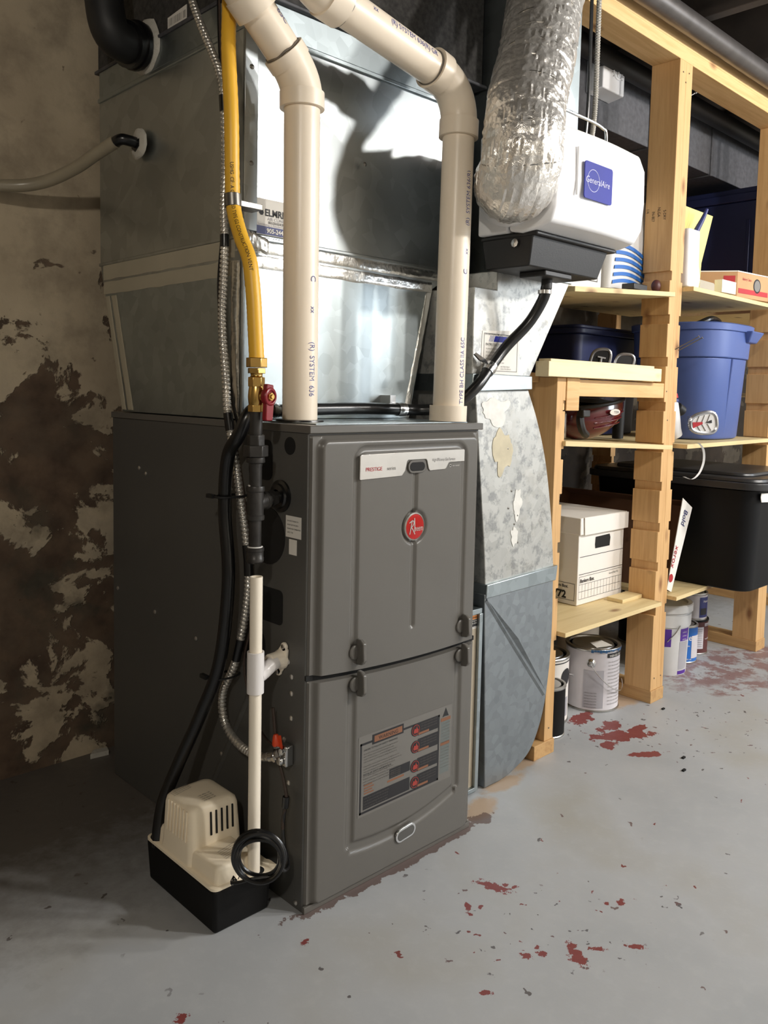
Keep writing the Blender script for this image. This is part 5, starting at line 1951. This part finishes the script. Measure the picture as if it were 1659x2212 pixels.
cc0 = V((sA.x, q0 - .0026, sA.z)) + nn_ * .026 + ud * .038
b.lathe([(0, 0), (.013, 0), (.013, .0006), (0, .0008)], cc0, NY, 24, 0)
b.build('emblem', 'redink', xb)

# ------------------------------------------------------------ totes and bins
def rbox(b, x0, x1, y0_, y1_, z0, z1, r, inset0=0, inset1=0, m=0):
    b.loft([rrect(x0 + inset0, x1 - inset0, y0_ + inset0, y1_ - inset0, r, z0), rrect(x0 + inset1, x1 - inset1, y0_ + inset1, y1_ - inset1, r, z1)], True, m)
    return b
tt = thing('storage_tote', 'large black plastic storage tote with charcoal lid and paper tags', 'tote', (1.93, .2, .322))
b = MB()
rbox(b, 1.665, 2.150, -.085, .50, .323, .650, .05, .028, .006)
b.build('body', 'binblack', tt, bevel=.006, seg=3)
b = MB()
rbox(b, 1.645, 2.165, -.105, .52, .650, .672, .06, 0, 0)
rbox(b, 1.655, 2.155, -.095, .51, .672, .684, .06, 0, .004)
rbox(b, 1.715, 2.105, -.035, .45, .684, .695, .05, 0, .003)
b.build('lid', 'lidgrey', tt, bevel=.003, seg=3)
b = MB()
b.prism([(1.704, -.0830, .612), (1.80, -.0830, .606), (1.80, -.0830, .634), (1.700, -.0830, .640), (1.697, -.0830, .628)], (0, -.0012, 0))
b.build('masking_tape', 'white', tt)

bn = thing('storage_bin', 'tall blue plastic bin full to the brim on the middle shelf', 'bin', (1.895, .26, .790))
bcx, bcy = 1.895, .262
def sq(r, z, p=3.2, n=64):
    out = []
    for i in range(n):
        a = 2 * PI * i / n
        c_, s_ = math.cos(a), math.sin(a)
        k = (abs(c_) ** p + abs(s_) ** p) ** (-1 / p)
        out.append(V((bcx + c_ * k * r * .93, bcy + s_ * k * r * .86, z)))
    return out
b = MB()
b.loft([sq(.160, .791), sq(.167, .800), sq(.186, 1.062)], True)
b.loft([sq(.193, 1.062), sq(.199, 1.152)], True)
b.build('body', 'binblue', bn, bevel=.004, seg=3)
b = MB()
b.loft([sq(.192, 1.148), sq(.206, 1.152), sq(.208, 1.172), sq(.200, 1.176), sq(.190, 1.170), sq(.188, 1.160)], True)
b.build('rim', 'binblue', bn)
b = MB()
b.hexa([(bcx + .050, bcy - .178, 1.118), (bcx + .135, bcy - .170, 1.118), (bcx + .135, bcy - .140, 1.118), (bcx + .050, bcy - .140, 1.118), (bcx + .030, bcy - .200, 1.156), (bcx + .150, bcy - .190, 1.156), (bcx + .150, bcy - .140, 1.156), (bcx + .030, bcy - .140, 1.156)])
b.build('handle', 'binblue', bn, bevel=.005, seg=3)
for dx in (-.028,):
    MB().tube([(bcx + dx, bcy - .1385, .80), (bcx + dx * 1.1, bcy - .1610, 1.060)], .005, 10).build('corner_rib', 'binblue', bn)
tag(MB().tube(smoothpath([(1.76, .18, 1.170), (1.80, .16, 1.188), (1.86, .17, 1.194), (1.92, .18, 1.188), (1.96, .20, 1.172)], 8), .010, 10).build('black_strap', 'rubber'), 'black strap curling over the blue bin\'s brim', 'strap')
b = MB().tube(smoothpath([(1.99, .2, 1.178), (2.03, .21, 1.182), (2.06, .22, 1.178)], 6), .006, 8)
tag(b.build('clothes_hook', 'plaBlack'), 'small black hook lying on the right of the blue bin\'s brim', 'hook')

def tote(name, label, x0, x1, ya, yb2, z0, z1, body, lid, lidh=.03):
    t = thing(name, label, 'tote', ((x0 + x1) / 2, (ya + yb2) / 2, z0))
    b = rbox(MB(), x0, x1, ya, yb2, z0, z1 - lidh, .03, .015, .004)
    b.build('body', body, t, bevel=.004)
    b = rbox(MB(), x0 - .006, x1 + .006, ya - .006, yb2 + .006, z1 - lidh, z1 - lidh * .4, .035)
    rbox(b, x0 + .004, x1 - .004, ya + .004, yb2 - .004, z1 - lidh * .4, z1, .035)
    b.build('lid', lid, t, bevel=.003)
    return t
t = tote('storage_tote', 'navy tote with lid in the dark behind the bench', 1.495, 1.92, .46, .70, .792, 1.165, 'binnavy', 'binnavy')
b = MB().prism([(1.60, .4575, 1.055), (1.70, .4575, 1.058), (1.70, .4575, 1.085), (1.60, .4575, 1.082)], (0, -.001, 0))
b.build('paper_tag', 'white', t)
t = tote('storage_tote', 'dark navy tote beyond the third post on the top shelf', 2.27, 2.85, .12, .64, 1.264, 1.72, 'binnavy', 'binnavy', .05)
b = MB().box(2.266, .24, 1.30, 2.275, .255, 1.60)
b.build('corner_rib', 'binnavy', t, bevel=.002)
t = tote('storage_tote', 'black tote added behind the file box to darken the first bay', .92, 1.39, .605, .735, .335, .775, 'binblack', 'binblack')  # added tote, stands in for the dark at the back of the bay
MB().tube([(1.0, .60, .60), (1.1, .598, .60)], .004, 8).build('handle', 'binblack', t)

# ------------------------------------------------------------ sports gear on the middle shelf
hc_ = V((1.252, .262, .888))
hl = thing('bike_helmet', 'maroon plastic helmet lying upside down behind the notched post', 'helmet', (1.235, .255, .80))
b = MB()
n1, n2 = 36, 14
rings = []
for j in range(n2 + 1):
    a = -PI / 2 + (PI / 2 + .25) * j / n2
    rings.append([V((hc_.x + math.cos(2 * PI * i / n1) * math.cos(a) * .126 + .010 * math.sin(a), hc_.y + math.sin(2 * PI * i / n1) * math.cos(a) * .098, hc_.z + math.sin(a) * .088 + (.020 * math.cos(2 * PI * i / n1) * math.cos(a)))) for i in range(n1)])
b.loft(rings, True)
b.build('shell', 'helmet', hl, angle=60)
b = MB()
rings2 = [[V((p.x, p.y, p.z)) * 1 for p in rings[-1]]]
b.tube([p for p in rings[-1]], .006, 8, closed=True)
b.build('rim', 'plaBlack', hl)
b = MB().lathe([(.090, 0), (.088, .012), (.070, .016), (.0, .012)], hc_ + V((-.004, 0, .012)), V((.1, 0, 1)), 28)
b.build('lining', 'rubmat', hl)
for k in range(3):
    b = MB()
    pts_ = [V((hc_.x + math.cos(a) * (.127), hc_.y - .002 + math.sin(a) * (.099), hc_.z - .012 - .018 * k + .02 * math.cos(a))) * 1 for a in [A0 + .1 + .12 * i for i in range(10)]]
    pts_ = [p + (hc_ - p) * (.02 * (k + 1) ** 1.6) for p in pts_]
    b.tube(pts_, .0022, 6)
    b.build('shell_groove', 'helmet', hl)
b = MB()
ld = V((math.cos(A0 + .55), math.sin(A0 + .55), -.1)).normalized()
lc = hc_ + V((math.cos(A0 + .62) * .136, math.sin(A0 + .62) * .108, -.006))
b.lathe([(0, 0), (.020, 0), (.020, .001), (0, .002)], lc, ld, 24, 0)
for i in range(len(b.v)):
    b.v[i].z = lc.z + (b.v[i].z - lc.z) * .45
xr = Z.cross(ld).normalized()
text(b, 'BELL', .0095, lc + ld * .002 + xr * .013 + Z * .0035, -xr, -Z, 1, 1.0, lift=.0012)
b.build('emblem', ['white', 'ink'], hl)
st = thing('helmet_strap', 'black buckled strap and pad left of the maroon helmet', 'strap', (1.09, .2, .815))
MB().tube(smoothpath([(1.105, .185, .885), (1.085, .175, .860), (1.090, .170, .832), (1.125, .180, .818)], 6), .011, 8).build('webbing', 'rubmat', st)
MB().box(1.078, .160, .868, 1.112, .182, .888).build('buckle', 'plaBlack', st, bevel=.003)
tag(MB().lathe([(.018, 0), (.019, .004), (.019, .07), (.012, .078), (0, .078)], (1.075, .235, .806), Z, 20).build('silver_cup', 'skates'), 'small silver canister left of the helmet on the middle shelf', 'cup')

def framed_pad(name, label, c, rx, rz, tilt, inner, base=None):
    t = thing(name, label, 'pad', (c[0], c[1], base if base is not None else c[2]))
    c = V(c)
    u = V((.714 * math.cos(tilt), -.70 * math.cos(tilt), math.sin(tilt)))
    w2 = V((-.714 * math.sin(tilt), .70 * math.sin(tilt), math.cos(tilt)))
    nrm = V((-.70, -.714, 0))
    loop = []
    for i in range(32):
        a = 2 * PI * i / 32
        k = (abs(math.cos(a)) ** 3 + abs(math.sin(a)) ** 3) ** (-1 / 3)
        tp2 = 1 - .22 * math.cos(a) * 0
        loop.append(c + u * (math.cos(a) * k * rx) + w2 * (math.sin(a) * k * rz * (1 + .22 * math.cos(a))))
    MB().tube(loop, .0055, 8, closed=True).build('frame', 'skates', t)
    b = MB().prism([p - nrm * .006 for p in loop], nrm * .008)
    b.build('cushion', inner, t)
    return t, c, u, w2, nrm
t, c, u, w2, nrm = framed_pad('skate_toe_guard', 'silver rimmed black skate part behind the plank, left of its twin', (1.47, .36, 1.040), .030, .038, -.25, 'rubmat', .80)
b = MB()
stroke3 = [c + u * -.012 + w2 * .010, c + u * .014 + w2 * .012]
b.tube([p + nrm * .004 for p in stroke3], .0025, 6)
b.tube([c + nrm * .004 + w2 * .010, c + nrm * .004 - w2 * .018 + u * .004], .0035, 6)
b.build('emblem', 'skatew', t)
MB().cyl((1.47, .37, .80), (1.47, .37, 1.01), .020, .026, n=16).build('boot_shaft', 'rubmat', t)
t, c, u, w2, nrm = framed_pad('skate_toe_guard', 'silver rimmed black skate part behind the plank, right of its twin', (1.555, .325, 1.030), .030, .036, -.30, 'rubmat', .80)
MB().cyl((1.555, .335, .79), (1.555, .335, 1.0), .018, .024, n=16).build('boot_shaft', 'rubmat', t)

sk = thing('hockey_skate', 'white silver and red hockey skate leaning out beside the double post', 'skate', (1.50, .1, .79))
b = MB()
b.tube(smoothpath([(1.496, 0.156, 1.015), (1.504, 0.14, 0.96), (1.509, 0.13, 0.91)], 6), lambda t: .012 + .008 * t, 16)
b.build('boot_shaft', 'skatew', sk)
b = MB()
b.tube(smoothpath([(1.502, 0.144, 0.985), (1.505, 0.138, 0.965)], 4), lambda t: .0175, 16)
b.tube(smoothpath([(1.508, 0.133, 0.935), (1.51, 0.13, 0.922)], 4), lambda t: .0222, 16)
b.build('red_band', 'redink', sk)
b = MB()
b.tube(smoothpath([(1.506, 0.135, 0.95), (1.508, 0.133, 0.94)], 4), lambda t: .0205, 16)
b.tube(smoothpath([(1.51, 0.13, 0.918), (1.511, 0.128, 0.91)], 4), lambda t: .0226, 16)
b.build('navy_band', 'navy', sk)
b = MB()
b.tube(smoothpath([(1.51, 0.13, 0.912), (1.508, 0.128, 0.875), (1.512, 0.124, 0.835), (1.526, 0.118, 0.808)], 6), lambda t: .022 + .006 * math.sin(PI * t), 18)
b.build('boot', 'skatew', sk)
b = MB()
b.tube([(1.534, 0.122, 0.898), (1.558, 0.116, 0.885)], .017, 14)
b.build('ankle_pad', 'rubmat', sk, bevel=.003)
b = MB()
c = V((1.556, .045, .852))
u = V((.700, -.690, .12)).normalized(); w2 = V((-.08, .08, .98)).normalized(); nrm = V((-.70, -.714, 0))
loop = []
for i in range(36):
    a = 2 * PI * i / 36
    k = (abs(math.cos(a)) ** 2.8 + abs(math.sin(a)) ** 2.8) ** (-1 / 2.8)
    loop.append(c + u * (math.cos(a) * k * .040) + w2 * (math.sin(a) * k * (.030 + .007 * math.cos(a))))
b.tube(loop, .0065, 8, closed=True)
b.build('toe_frame', 'skates', sk)
b = MB().prism([p - nrm * .004 for p in loop], nrm * .007)
b.build('toe_cap', 'skatew', sk)
b = MB()
for s_ in (-1, 1):
    for j in range(3):
        b.tube([c + nrm * .004 + u * (-.022 + .016 * j) + w2 * (.003 * s_), c + nrm * .004 + u * (-.012 + .016 * j) + w2 * (.024 * s_)], .0012, 6)
b.build('seam_lines', 'greyink', sk)
b = MB()
b.prism([c + nrm * .0045 + u * x_ + w2 * z_ for x_, z_ in ((-.034, .006), (-.034, -.012), (-.004, -.002), (-.004, .004))], nrm * .001)
b.build('red_mark', 'redink', sk)
b = MB()
b.prism([c + nrm * .0045 + u * x_ + w2 * z_ for x_, z_ in ((.004, .001), (.024, -.002), (.024, .008))], nrm * .001)
b.build('black_mark', 'ink', sk)
b = MB()
tx = V((1.508, .092, .878)) + nrm * .028
text(b, 'VAPOR', .0175, tx + V((.012, 0, -.004)), V((.10, -.05, -1)), V((.714, -.70, .1)), 0, .78, lift=.0)
b.build('skate_lettering', 'ink', sk)
lp = [(1.515, .052, .795), (1.535, .045, .790), (1.555, .040, .770), (1.560, .040, .735), (1.545, .045, .700), (1.520, .055, .682), (1.492, .068, .690)]
b = MB()
sl = smoothpath(lp, 8)
vs = []
for p in sl:
    vs += [p + V((-.0, -.0, 0)) + V((.714, -.70, 0)) * -.0035, p + V((.714, -.70, 0)) * .0035, p + V((.714, -.70, 0)) * .0035 + nrm * .0012, p + V((.714, -.70, 0)) * -.0035 + nrm * .0012]
rg = [vs[4 * i:4 * i + 4] for i in range(len(sl))]
b.loft(rg)
tag(b.build('skate_lace', 'skatew'), 'white lace looping below the middle shelf from the skate', 'lace')

# ------------------------------------------------------------ top shelf goods
z_ = 1.234
ck = thing('tissue_pack', 'white pack with blue curved stripes on the top shelf', 'package', (1.30, .26, 1.23))
kx0, kx1, ky = 1.235, 1.440, .20
b = MB()
rows = []
for j in range(11):
    t = j / 10
    z = z_ + .004 + .27 * t
    bul = .012 * math.sin(PI * t)
    rows.append(rrect(kx0 - bul * .5, kx1 + bul * .3, ky - bul, ky + .26, .018, z))
b.loft(rows)
b.build('wrapping', 'skatew', ck)
b = MB()
for k in range(6):
    zz = 1.250 + .021 * k
    vs_, fs_ = [], []
    for i in range(15):
        t = i / 14
        x = kx0 + .018 + (kx1 - kx0 - .036) * t
        cv = .011 * math.sin(PI * t) - .014 * t * (k * .35)
        tt_ = (zz - z_) / .27
        y = ky - .012 * math.sin(PI * tt_) - .0025
        vs_ += [(x, y, zz + cv), (x, y, zz + cv + .0105)]
        if i:
            fs_.append((2 * i - 2, 2 * i, 2 * i + 1, 2 * i - 1))
    b.add(vs_, fs_, 0)
b.build('blue_stripes', 'blueprint', ck)
b = MB()
rg = []
for j in range(6):
    t = j / 5
    rg.append(rrect(kx0 + .08 + .018 * t, kx1 - .0 - .02 * t, ky + .02, ky + .12, .015, 1.509 + .030 * t))
b.loft(rg)
for i in range(len(b.v)):
    b.v[i] += V((noise.noise(b.v[i] * 40), noise.noise(b.v[i] * 45), noise.noise(b.v[i] * 50))) * .006
tag(b.build('crumpled_wrapper', 'navy'), 'shiny blue and clear crumpled plastic on the striped pack', 'wrapper')
wb = thing('white_box', 'grey white printed box left of the striped pack on the top shelf', 'box', (1.10, .33, 1.22))
MB().box(.97, .215, 1.226, 1.225, .48, 1.42).build('carton', 'card', wb, bevel=.002)
b = MB()
def fr2(x0, z0, x1, z1, wd=.0022, y=.2142):
    for a in ((x0, z0, x1, z0 + wd), (x0, z1 - wd, x1, z1), (x0, z0, x0 + wd, z1), (x1 - wd, z0, x1, z1)):
        b.add([(a[0], y, a[1]), (a[2], y, a[1]), (a[2], y, a[3]), (a[0], y, a[3])], [(0, 1, 2, 3)])
fr2(1.06, 1.250, 1.205, 1.276); fr2(1.06, 1.280, 1.205, 1.345)
for i in range(6):
    b.add([(1.165 + .004 * i, .2142, 1.254), (1.167 + .004 * i, .2142, 1.254), (1.167 + .004 * i, .2142, 1.272), (1.165 + .004 * i, .2142, 1.272)], [(0, 1, 2, 3)])
b.build('box_print', 'ink', wb)
tag(MB().box(1.27, .135, 1.2325, 1.345, .175, 1.250).build('small_green_box', 'lidgrey', bevel=.002), 'small dark green packet at the foot of the striped pack', 'packet')
tag(MB().sphere((1.385, .130, 1.252), .014, sc=(1, 1, 1.3)).build('brown_bauble', 'maroon'), 'small brown glossy bauble between the striped pack and post', 'ornament')

yb_ = thing('yellow_bag', 'yellow paper bag standing behind the white jug on the top shelf', 'bag', (1.60, .2, 1.258))
b = MB()
b.loft([rrect(1.515, 1.700 - .0, .150, .24, .006, 1.2600), rrect(1.518, 1.712, .150, .24, .006, 1.36), rrect(1.515, 1.735, .148, .225, .005, 1.44), rrect(1.505, 1.765, .146, .19, .004, 1.515)])
for i in range(len(b.v)):
    b.v[i] += V((noise.noise(b.v[i] * 12), noise.noise(b.v[i] * 14 + V((3, 0, 0))) * 1.2, 0)) * .010
b.build('bag', 'yellowbag', yb_, angle=30)
jg = thing('white_jug', 'translucent white plastic jug beside the double post on the top shelf', 'jug', (1.54, .13, 1.258))
b = MB()
b.loft([rrect(1.492, 1.570, .085, .140, .012, 1.2600), rrect(1.488, 1.575, .083, .142, .014, 1.29), rrect(1.490, 1.565, .085, .140, .012, 1.33), rrect(1.486, 1.560, .085, .140, .010, 1.43)])
b.build('jug', 'hum', jg, bevel=.003)
b = MB()
b.tube(smoothpath([(1.575, .118, 1.415), (1.590, .112, 1.445), (1.610, .105, 1.48), (1.622, .100, 1.508)], 6), lambda t: .011 - .006 * t, 10)
tag(b.build('blue_handle', 'navy'), 'dark blue curved handle sticking up in front of the yellow bag', 'handle')
hr = thing('red_helmet', 'red and white helmet top showing behind the kraft box', 'helmet', (2.08, .55, 1.264))
b = MB()
rings = []
for j in range(13):
    a = (PI / 2) * j / 12
    rings.append([V((2.055 + math.cos(2 * PI * i / 36) * math.cos(a) * .165, .56 + math.sin(2 * PI * i / 36) * math.cos(a) * .115, 1.266 + math.sin(a) * .165)) for i in range(36)])
b.loft(rings)
MT['redhel'] = M('red_shell', (178, 24, 34), 0.25, coat=.4)
b.build('shell', 'redhel', hr)
b = MB()
for dz in (.0,):
    pts_ = [V((2.055 + math.cos(t) * .165, .56 - .055, 1.266 + math.sin(t) * .146)) + V((0, -.010, .002)) for t in [PI * (.12 + .76 * i / 20) for i in range(21)]]
    b.tube(pts_, .010, 10)
b.build('white_band', 'skatew', hr)

kb = thing('kraft_carton', 'brown and white printed carton with round emblem on the top shelf', 'box', (1.95, .2, 1.262))
kc = V((1.880, .105, 1.266))
kr = math.radians(-6)
uu = V((math.cos(kr), math.sin(kr), 0)); vv = V((-math.sin(kr) - .75, math.cos(kr), 0)).normalized()
def kp(a, c_, z):
    return kc + uu * a + vv * c_ + Z * z
b = MB().hexa([kp(0, 0, 0), kp(.205, 0, 0), kp(.205, .33, 0), kp(0, .33, 0), kp(0, 0, .083), kp(.205, 0, .083), kp(.205, .33, .083), kp(0, .33, .083)])
b.build('carton', 'kraft', kb, bevel=.0015)
b = MB().hexa([kp(-.001, -.001, .083), kp(.206, -.001, .083), kp(.206, .33, .083), kp(0, .33, .083), kp(-.001, -.001, .0865), kp(.206, -.001, .0865), kp(.206, .33, .0865), kp(0, .33, .0865)])
b.build('lid', 'card', kb)
b = MB()
fo = kp(0, 0, 0)
def fq(a0_, z0_, a1_, z1_, m, l=.0008):
    n = uu.cross(Z) * l
    b.add([kp(a0_, 0, z0_) + n, kp(a1_, 0, z0_) + n, kp(a1_, 0, z1_) + n, kp(a0_, 0, z1_) + n], [(0, 1, 2, 3)], m)
fq(.006, .014, .198, .030, 0)
text(b, 'Bakery Cakes', .013, kp(.030, 0, .058), uu, Z, 0, .8)
b.lathe([(0, 0), (.024, 0), (.024, .0008), (0, .0008)], kp(.125, 0, .046), uu.cross(Z), 28, 1)
b.lathe([(0, 0), (.019, 0), (.019, .0005), (0, .0005)], kp(.125, 0, .046) + uu.cross(Z) * .0009, uu.cross(Z), 28, 2)
b.build('box_print', ['redink', 'ink', 'greyink'], kb)
b = MB()
sn = vv.cross(Z)
def lq(pts, m, l=.0010):
    n = -vv.cross(Z) * l if (-vv.cross(Z)).dot(V((-1, -.2, 0))) > 0 else vv.cross(Z) * l
    b.add([kp(0, c_, z) + n for c_, z in pts], [tuple(range(len(pts)))], m)
lq([(.055, .003), (.30, .003), (.30, .050), (.22, .060), (.12, .058), (.075, .045)], 0)
lq([(.008, .020), (.045, .020), (.045, .070), (.008, .070)], 1, .0005)
b.build('side_cutout', ['card', 'redink'], kb)
tag(MB().hexa([V((1.70, .075, 1.2625)), V((1.785, .068, 1.2625)), V((1.80, .098, 1.2625)), V((1.70, .100, 1.2625)), V((1.70, .075, 1.302)), V((1.785, .068, 1.300)), V((1.80, .098, 1.300)), V((1.70, .100, 1.302))]).build('small_white_box', 'card', smooth=False), 'small plain white box in front of the kraft carton', 'box')

# debris on the floor
for i, (x, y) in enumerate(((1.118, -.155), (1.05, -.19), (1.39, .045))):
    b = MB().box(x - .006, y - .003, 0, x + .006, y + .003, .004)
    tag(b.build('debris_chip', 'black', smooth=False), ('tiny black chip on the floor near the red worn patch, farther one', 'tiny black chip on the floor near the red worn patch, nearer one', 'black crumb on the floor at the double post foot')[i], 'debris')
b = MB()
b.prism([(-.010, .838, 0), (.035, .832, 0), (.04, .852, 0), (.01, .86, 0)], (0, 0, .012))
tag(b.build('plaster_crumb', 'sealant'), 'fallen plaster crumb at the foot of the left wall', 'debris')
